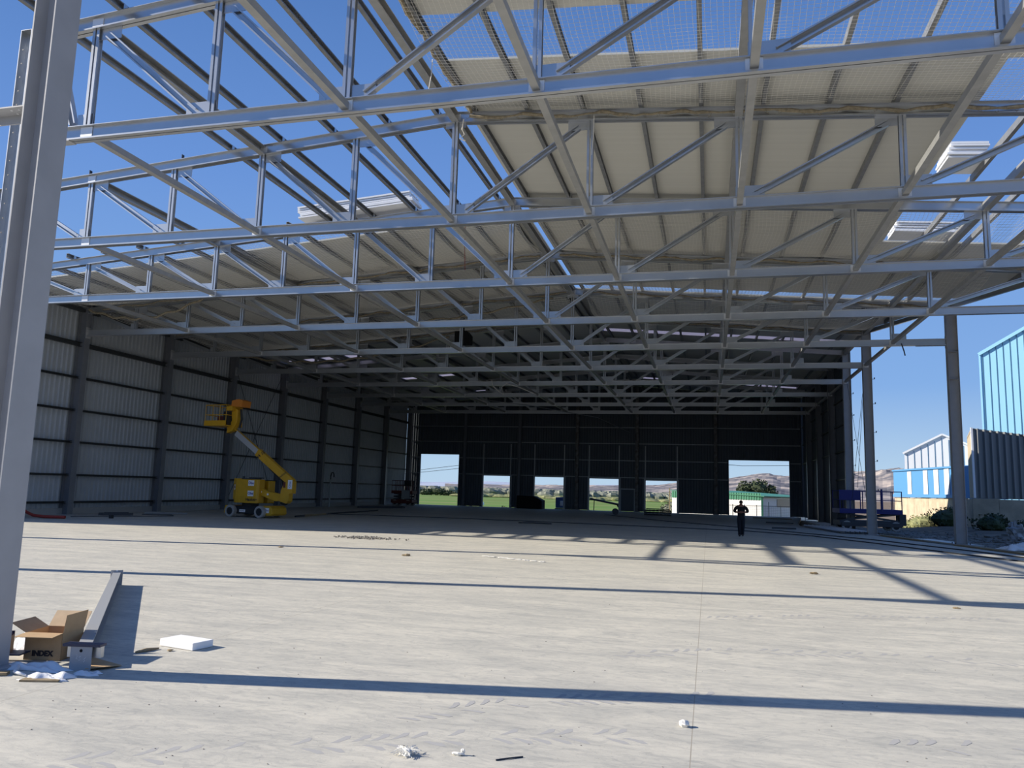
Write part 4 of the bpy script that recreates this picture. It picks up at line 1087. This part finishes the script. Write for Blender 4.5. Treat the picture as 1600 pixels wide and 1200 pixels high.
# ------------------------------------------------------------------ outside: buildings
# white farm building with green roof behind the right doorway
t = thing('farm_building', 'white rendered building with green roof behind the right doorway', 'building', (5.3, 86, -.75))
a0, a1, a2, a3 = V((-9.4, 6.0, 0)), V((0, 0, 0)), V((7.6, 11.4, 0)), V((-1.8, 17.4, 0))
ZE = 2.65
def wallq(b, p, q, z0, z1, z1b=None):
    z1b = z1 if z1b is None else z1b
    b.add([(p.x, p.y, z0), (q.x, q.y, z0), (q.x, q.y, z1b), (p.x, p.y, z1)], [(0, 1, 2, 3)])
b = MB(); wallq(b, a0, a1, 0, ZE - .35); wallq(b, a1, a2, 0, ZE - .1); wallq(b, a2, a3, 0, ZE); wallq(b, a3, a0, 0, ZE)
b.build('wall', M_wpaint, t)
b = MB(); n1 = (a1-a0).normalized(); off = V((-.55, -.83, 0))*.06
b = corrugated(b, ((a0+off).x, (a0+off).y), ((a1+off).x, (a1+off).y), ZE - .40, ZE + .32, .3, .04)
b.build('fascia', M_green, t)
b = MB(); mid0 = (a0+a1)/2; mid1 = (a3+a2)/2
e0, e1, e2, e3 = a0*1.03, a1 + V((.3, -.4, 0)), a2 + V((.5, .2, 0)), a3
b.add([(e0.x, e0.y, ZE+.45), (e1.x, e1.y, ZE+.05), (e2.x, e2.y, ZE+.0), (e3.x, e3.y, ZE+.6), (e0.x, e0.y, ZE+.38), (e1.x, e1.y, ZE-.04), (e2.x, e2.y, ZE-.08), (e3.x, e3.y, ZE+.5)],
      [(0, 1, 2, 3), (7, 6, 5, 4), (0, 4, 5, 1), (1, 5, 6, 2), (2, 6, 7, 3), (3, 7, 4, 0)])
b.build('roof', M_green, t)
u = (a2-a1).normalized(); nn = V((u.y, -u.x, 0))*.05
b = MB(); p, q = a1 + u*3.2 + nn, a1 + u*11 + nn; wallq(b, p, q, 1.55, 2.4); b.build('window', M_glassd, t)
b = MB(); b.bar((a1.x + nn.x*3, a1.y + nn.y*3, .1), (a1.x + nn.x*3, a1.y + nn.y*3, ZE), .14, .14); b.build('downpipe', M_green, t)
# fence in front of it
t = thing('mesh_fence', 'thin grey mesh fence in front of the white farm building', 'fence', (0, 82.5, -.5))
b = MB()
for i in range(8): b.cyl((1.2 + i*1.15, 0, 0), (1.2 + i*1.15, 0, 1.55 + (.3 if i in (4,) else 0)), .035, 6)
b.build('post', M_railg, t)
b = MB(); b.cyl((1.2, 0, 1.45), (9.3, 0, 1.45), .025, 6)
for i in range(46): b.cyl((1.2 + i*.18, 0, .05), (1.2 + i*.18, 0, 1.45), .006, 4)
for i in range(9): b.cyl((1.2, 0, .1 + i*.16), (9.3, 0, .1 + i*.16), .006, 4)
b.build('mesh_panel', M_railg, t)
# retaining wall and blue annex
A = V((20.9, 99, 0)); WP = [A, V((22.6, 83, 0)), V((19.5, 66.6, 0)), V((25.5, 62.8, 0))]
u = (WP[1]-A).normalized()
t = thing('retaining_wall', 'concrete panel retaining wall, sunlit cream at its far end and shaded near', 'wall', (0, 0, 0), kind='thing')
i = 0
for P0_, P1_ in zip(WP, WP[1:]):
    L_ = (P1_-P0_).length; s = 0; uu = (P1_-P0_).normalized(); m_n = max(1, round(L_/2.0)); w_ = L_/m_n
    for j in range(m_n):
        p = P0_ + uu*(j*w_ + .015); q = P0_ + uu*((j+1)*w_ - .015)
        b = MB(); z1 = 2.2 + .03*math.sin(i*2.1)
        vs = [(p.x, p.y, -1.6), (q.x, q.y, -1.6), (q.x, q.y, z1), (p.x, p.y, z1)]
        vs += [(x + .15, y + .12, z) for x, y, z in vs]
        b.add(vs, [(0, 1, 2, 3), (7, 6, 5, 4), (0, 4, 5, 1), (1, 5, 6, 2), (2, 6, 7, 3), (3, 7, 4, 0)]).build('concrete_panel', M_conc, t)
        i += 1
t = thing('blue_annex', 'blue sheet clad annex with white window strips on top of the retaining wall', 'building', (0, 0, 0))
p, q = A + V((-.05, 0, 0)), A + u*17.6 + V((-.05, 0, 0))
back = V((4.5, 1.1, 0))
b = MB()
vs = [(p.x, p.y, 2.26), (q.x, q.y, 2.26), (q.x+back.x, q.y+back.y, 2.26), (p.x+back.x, p.y+back.y, 2.26)]
vs += [(p.x, p.y, 5.3), (q.x, q.y, 5.2), (q.x+back.x, q.y+back.y, 5.7), (p.x+back.x, p.y+back.y, 5.8)]
b.add(vs, [(0, 1, 5, 4), (1, 2, 6, 5), (2, 3, 7, 6), (3, 0, 4, 7), (4, 5, 6, 7), (3, 2, 1, 0)])
b.build('shell', M_bluesh, t)
b = MB(); o_ = V((-.10, 0, 0))
b.bar(p + o_ + V((0, 0, 2.42)), q + o_ + V((0, 0, 2.42)), .12, .32); b.bar(p + o_ + V((0, 0, 5.28)), q + o_ + V((0, 0, 5.18)), .1, .18); b.build('edge_trim', M_bluesh, t)
for s in (4.6, 9.2, 12.0, 14.6):
    b = MB(); a_, c_ = p + u*s + V((-.05, 0, 0)), p + u*(s + 1.15) + V((-.05, 0, 0))
    wallq(b, a_, c_, 2.6, 5.05); b.build('window_strip', M_wsheet, t)
# grey ribbed shed with rendered end
t = thing('ribbed_shed', 'grey ribbed shed with a rough beige end wall, half in shadow', 'building', (0, 0, 0))
g0, g1, g2 = V((19.9, 67.4, 0)), V((29.9, 69.6, 0)), V((20.9, 72.0, 0))
b = corrugated(MB(), (g0.x, g0.y), (g1.x, g1.y), 2.26, lambda s: 7.65 - .10*s, .52, -.2); b.build('ribbed_front', M_shed, t)
b = MB(); wallq(b, g0, g2, 2.26, 7.68, 7.3); b.build('end_wall', M_beige, t)
b = MB(); b.bar((g0.x, g0.y - .05, 2.26), (g0.x, g0.y - .05, 7.7), .14, .12, (0, 1, 0)); b.build('corner_pier', M_wsheet, t)
gb = V((30.5, 75, 0))
b = MB(); wallq(b, g1, gb, 2.26, 6.6); wallq(b, g2, gb, 2.26, 7.2, 6.6); b.build('back_wall', M_shed, t)
b = MB(); vs = [(g0.x, g0.y, 7.55), (g1.x, g1.y, 6.55), (gb.x, gb.y, 6.5), (g2.x, g2.y, 7.2)]; vs += [(x, y, z-.1) for x, y, z in vs]
b.add(vs, [(0, 1, 2, 3), (7, 6, 5, 4), (0, 4, 5, 1), (1, 5, 6, 2), (2, 6, 7, 3), (3, 7, 4, 0)]); b.build('roof', M_shed, t)
# white gabled hall behind
t = thing('gabled_hall', 'white sheet clad hall with a shallow gable behind the blue annex', 'building', (26.8, 120, -.5), math.radians(-13.5))
pl = [(0, 0), (10.4, 0), (10.4, 8.9), (4.75, 11.5), (0, 8.95)]
MB().prism(pl, 'y', 0, 9).build('walls', M_wsheet, t)
for i in range(12):
    x = .35 + i*.86; zt = 8.95 + (x/4.75)*2.55 if x < 4.75 else 11.5 - (x-4.75)/5.65*2.6
    MB().box(x - .03, x + .03, -.05, 0, 0, zt - .3).build('seam', M_seam, t)
b = MB(); b.bar((-.2, -.1, 8.95), (4.75, -.1, 11.6), .3, .24); b.bar((4.75, -.1, 11.6), (10.6, -.1, 8.9), .3, .24); b.build('verge_trim', M_wsheet, t)
# tall light blue hall
t = thing('blue_hall', 'tall light blue sheet clad hall at the right edge', 'building', (35.4, 115, -.5), math.radians(-18.5))
MB().prism([(0, 0), (20, 0), (20, 25), (12, 29.3), (0, 22.2)], 'y', 0, 22).build('walls', M_ltblue, t)
for i in range(14):
    x = .32 + i*.79; zt = 22.2 + x*.59
    MB().box(x - .04, x + .04, -.05, 0, 0, zt - .2).build('seam', M_seam, t)
b = MB(); b.bar((-.12, -.1, 22.1), (12, -.1, 29.3), .3, .4); b.bar((0, -.06, 0), (0, -.06, 22.2), .22, .12, (0, 1, 0)); b.build('verge_trim', M_ltblue, t)
# distant small white house seen through the fifth opening
# ------------------------------------------------------------------ plants
def leaves(b, c, r, n, s0, s1, rg):
    for i in range(n):
        while True:
            p = V((rg.uniform(-1, 1), rg.uniform(-1, 1), rg.uniform(-1, 1)))
            if .35 < p.length < 1: break
        p = V((c[0] + p.x*r[0], c[1] + p.y*r[1], c[2] + p.z*r[2]))
        a = V((rg.gauss(0, 1), rg.gauss(0, 1), rg.gauss(0, 1))).normalized(); e = a.cross(V((rg.gauss(0, 1), rg.gauss(0, 1), rg.gauss(0, 1)))).normalized()
        s = rg.uniform(s0, s1)
        b.add([p + a*s, p + e*s*.6, p - a*s, p - e*s*.6], [(0, 1, 2, 3)])
def tree(label, x, y, z0, h, crowns, m, name='tree', n=500, ls=(.12, .28), trunk=.15, grp=None, cat='tree'):
    rg = random.Random(int(x*10 + y))
    t = thing(name, label, cat, (x, y, z0), group=grp)
    if trunk: MB().cyl((0, 0, -.3), (0, 0, h*.6), trunk, 8, trunk*.6).build('trunk', M_bark, t)
    b = MB()
    for c, r in crowns:
        b.blob(c, [q*.72 for q in r], 9, 6, .12)
        leaves(b, c, r, n, ls[0], ls[1], rg)
    b.build('crown', m, t)
    return t
tree('round dark evergreen tree rising behind the white farm building', 6.6, 118, -1, 4.6, [((-1.5, 0, 3.5), (1.3, 1.5, 1.6)), ((.3, 0, 3.7), (1.9, 1.6, 1.75)), ((1.9, 0, 3.2), (1.2, 1.4, 1.4))], M_leafd, ls=(.10, .22), n=800)
tree('long low dark thicket in the field seen through the left doorway', -118, 330, -1.6, 3, [((-4, 0, 1.0), (4.2, 2, 1.7)), ((1, 0, 1.4), (4.5, 2, 1.7)), ((6, 0, .8), (4, 2, 1.2))], M_leafd, name='bush', trunk=0, ls=(.2, .5), cat='bush')
tree('grey green bush outside the fifth opening beside the farm building', -3.6, 104, -1.7, 2, [((-1.2, 0, 1.2), (1.6, 1, 1.3)), ((1.1, 0, 1.5), (1.4, 1, 1.5))], M_leafg, name='bush', trunk=0, n=400, cat='bush')
tree('green scrub outside the third doorway', -15.6, 92, -1.0, .6, [((0, 0, .2), (1.3, 1, .7)), ((1.6, 0, .1), (1.2, 1, .5))], M_leafs, name='bush', trunk=0, n=350, cat='bush')
tree('green scrub at the right of the second doorway', -24.9, 96, -1.2, 1.2, [((0, 0, .3), (1.2, 1, .6)), ((1.2, 0, .2), (1.0, 1, .5))], M_leafs, name='bush', trunk=0, n=300, cat='bush')
for i, (x, y, r, lab) in enumerate(((19.0, 88.5, 1.2, 'dry bush at the foot of the sunlit wall, leftmost'), (20.0, 87.5, 1.35, 'dry bush at the foot of the sunlit wall, second from left'), (20.9, 86.5, 1.9, 'tallest green bush at the foot of the sunlit wall'), (18.0, 68, 1.6, 'shaded bush just left of the lone column'), (18.6, 60, 1.2, 'shaded bush right of the lone column'), (19.4, 55, 1.1, 'shaded bush at the right edge under the wall'))):
    tree(lab, x, y, gz(x, y) - .1, 1, [((0, 0, r*.4), (r, r*.9, r*.62)), ((.5, .3, r*.55), (r*.6, r*.6, r*.5))], M_leafs if i < 3 else M_leafd, name='bush', trunk=0, n=420, ls=(.05, .13), grp='bushes along the retaining wall', cat='bush')
# far line of trees across the fields: uncountable
b = MB(); rg = random.Random(11)
for i in range(620):
    a = math.radians(-24 + 29*i/620 + rg.uniform(-.2, .2)); d = rg.uniform(400, 470)
    h = rg.uniform(3.2, 4.6)
    b.blob((d*math.sin(a), d*math.cos(a), -2.0 + h*.42), (rg.uniform(2, 4.5), 3, h*.55), 8, 5, .3)
tag(b.build('treeline', M_leafg, smooth=False), 'grey green belt of trees across the far side of the fields', 'trees', kind='stuff')
b = MB()
for i in range(160):
    a = math.radians(-18 + 20*i/160 + rg.uniform(-.2, .2)); d = rg.uniform(330, 350); h = rg.uniform(1, 2.2)
    b.blob((d*math.sin(a), d*math.cos(a), -2.0 + h*.3), (rg.uniform(2, 5), 2, h*.5), 7, 4, .3)
tag(b.build('hedge', M_leafs), 'brownish hedge line in front of the far trees', 'hedge', kind='stuff')
# weeds and spoil at the right edge of the slab
b = MB(); rg = random.Random(21)
for i in range(2200):
    y = rg.uniform(30, 62); x0 = 9.2 + (50-y)*.19
    x = x0 + 2.2 + abs(rg.gauss(0, 2.2)); z = gz(x, y); s = rg.uniform(.03, .16)
    b.blob((x, y, z + s*.2), (s*rg.uniform(1, 2), s, s*.5), 5, 3, .4)
tag(b.build('debris', M_rubble), 'stones and spoil scattered over the earth right of the slab', 'rubble', kind='stuff')
o = MB().prism([(-.12, 0), (.3, 0), (.26, .07), (-.1, .07)], 'y', -11, 12, Matrix.Translation((9.75, 44.5, -.05)) @ Matrix.Rotation(math.radians(13.5), 4, 'Z')).build('edge_formwork', M_wood)
tag(o, 'weathered formwork plank along the right edge of the slab', 'plank')
sheet('crumpled white plastic on the rubble right of the lone column', 12.6, 37.2, .8, .45, .32, .4, seed=31)
o = MB().blob((0, 0, .35), (.42, .4, .55), 12, 8, .4).build('plastic_sack', mat('dusty plastic', (.42, .43, .44), .6, noise=.5, nscale=4)); o.location = (16.6, 49.6, gz(16.6, 49.6)); tag(o, 'white and grey plastic sack dumped by the shaded wall', 'sack')
sheet('green sheet lying at the far right by the slab edge', 14.2, 39.0, .7, .4, .2, .2, mat('green tarp', (.02, .22, .08), .5), 'tarpaulin', 'tarpaulin', 41)
o = MB().box(-.7, .7, -2.4, 2.4, .0, .10).build('concrete_slab_piece', M_railg); o.location = (10.9, 42.2, -.1); o.rotation_euler = (0, 0, .22); tag(o, 'pale flat slab piece on the earth beside the floor edge', 'slab piece')
# overhead wires and a pole outside
for i, (z0, z1) in enumerate(((4.15, 4.95), (4.55, 5.45))):
    cord(f'{["lower", "upper"][i]} overhead line seen through the tall left doorway', [(-60, 120, z0 - 1.3), (-46, 120, z0), (-39.2, 120, z1), (-30, 120, z1 + 1.1)], .035, M_dkst, 'overhead_line', 'power line')
cord('overhead line across the top of the right doorway', [(-2, 100, 5.9), (4, 100, 5.55), (10, 100, 5.7)], .03, M_dkst, 'overhead_line', 'power line')
o = MB().cyl((-4.75, 100, -3), (-4.75, 100, 2.6), .07, 8).build('pole', M_wood); tag(o, 'thin yellowish pole outside the fifth opening', 'pole')
t = thing('parked_car', 'tiny pale vehicle out in the field beyond the second doorway', 'car', (-45, 150, -1.75), .2)
b = MB(); b.box(-1.6, 1.6, -.8, .8, .3, .9); b.prism([(-1.0, .9), (.9, .9), (.6, 1.45), (-.7, 1.45)], 'y', -.7, .7); b.build('bodywork', M_wsheet, t, bevel=.08)
b = MB()
for sx in (-1, 1):
    for sy in (-.75, .75): b.cyl((sx, sy - .1, .32), (sx, sy + .1, .32), .32, 12)
b.build('wheels', M_blk, t)

# ------------------------------------------------------------------ sky, sun, camera
W = bpy.data.worlds.new('sky'); bpy.context.scene.world = W; W.use_nodes = True
nt = W.node_tree; N = nt.nodes; L = nt.links
bg = N['Background']; bg.inputs['Strength'].default_value = 1.0
tc = N.new('ShaderNodeTexCoord'); sp = N.new('ShaderNodeSeparateXYZ'); L.new(tc.outputs['Generated'], sp.inputs[0])
ma = N.new('ShaderNodeMath'); ma.operation = 'MULTIPLY_ADD'; ma.inputs[1].default_value = .5; ma.inputs[2].default_value = .5; L.new(sp.outputs['Z'], ma.inputs[0])
r = N.new('ShaderNodeValToRGB'); L.new(ma.outputs[0], r.inputs['Fac'])
stops = [(-.98, (.16, .14, .11)), (-.06, (.20, .18, .14)), (-.02, (.50, .66, .82)), (.03, (.46, .64, .83)), (.13, (.235, .43, .79)), (.36, (.145, .30, .69)), (.55, (.092, .212, .525)), (1, (.045, .12, .36))]
e = r.color_ramp.elements
stops = [(.5 + .5*p_, c_) for p_, c_ in stops]
e[0].position, e[0].color = stops[0][0], (*stops[0][1], 1); e[1].position, e[1].color = 1, (*stops[-1][1], 1)
for p_, c_ in stops[1:-1]:
    q = e.new(p_); q.color = (*c_, 1)
L.new(r.outputs['Color'], bg.inputs['Color'])
sun = bpy.data.lights.new('sun', 'SUN'); sun.energy = 7.2; sun.angle = math.radians(.53); sun.color = (1, .92, .79)
so = bpy.data.objects.new('sun', sun); C.objects.link(so)
el = math.radians(27.5); az = math.atan2(.2, 1.0)
dirv = V((math.cos(el)*math.cos(az), math.cos(el)*math.sin(az), -math.sin(el)))
so.rotation_euler = dirv.to_track_quat('-Z', 'Y').to_euler(); so.location = (-30, -10, 40)

yaw, pitch, roll = .2498, .1342, .0284
f0 = V((-math.sin(yaw), math.cos(yaw), 0)); r0 = V((math.cos(yaw), math.sin(yaw), 0)); u0 = V((0, 0, 1))
fw = f0*math.cos(pitch) + u0*math.sin(pitch); up = u0*math.cos(pitch) - f0*math.sin(pitch)
rt = r0*math.cos(roll) + up*math.sin(roll); up2 = up*math.cos(roll) - r0*math.sin(roll)
cam = bpy.data.cameras.new('camera'); co = bpy.data.objects.new('camera', cam); C.objects.link(co)
cam.sensor_width = 36; cam.lens = 36*1212.65/1600; cam.clip_end = 8000; cam.clip_start = .1
co.matrix_world = Matrix(((rt.x, up2.x, -fw.x, 0), (rt.y, up2.y, -fw.y, 0), (rt.z, up2.z, -fw.z, 1.947), (0, 0, 0, 1)))
sc = bpy.context.scene; sc.camera = co
sc.view_settings.view_transform = 'Standard'; sc.view_settings.look = 'None'; sc.view_settings.gamma = 1; sc.view_settings.exposure = 0
sc.view_settings.use_curve_mapping = False
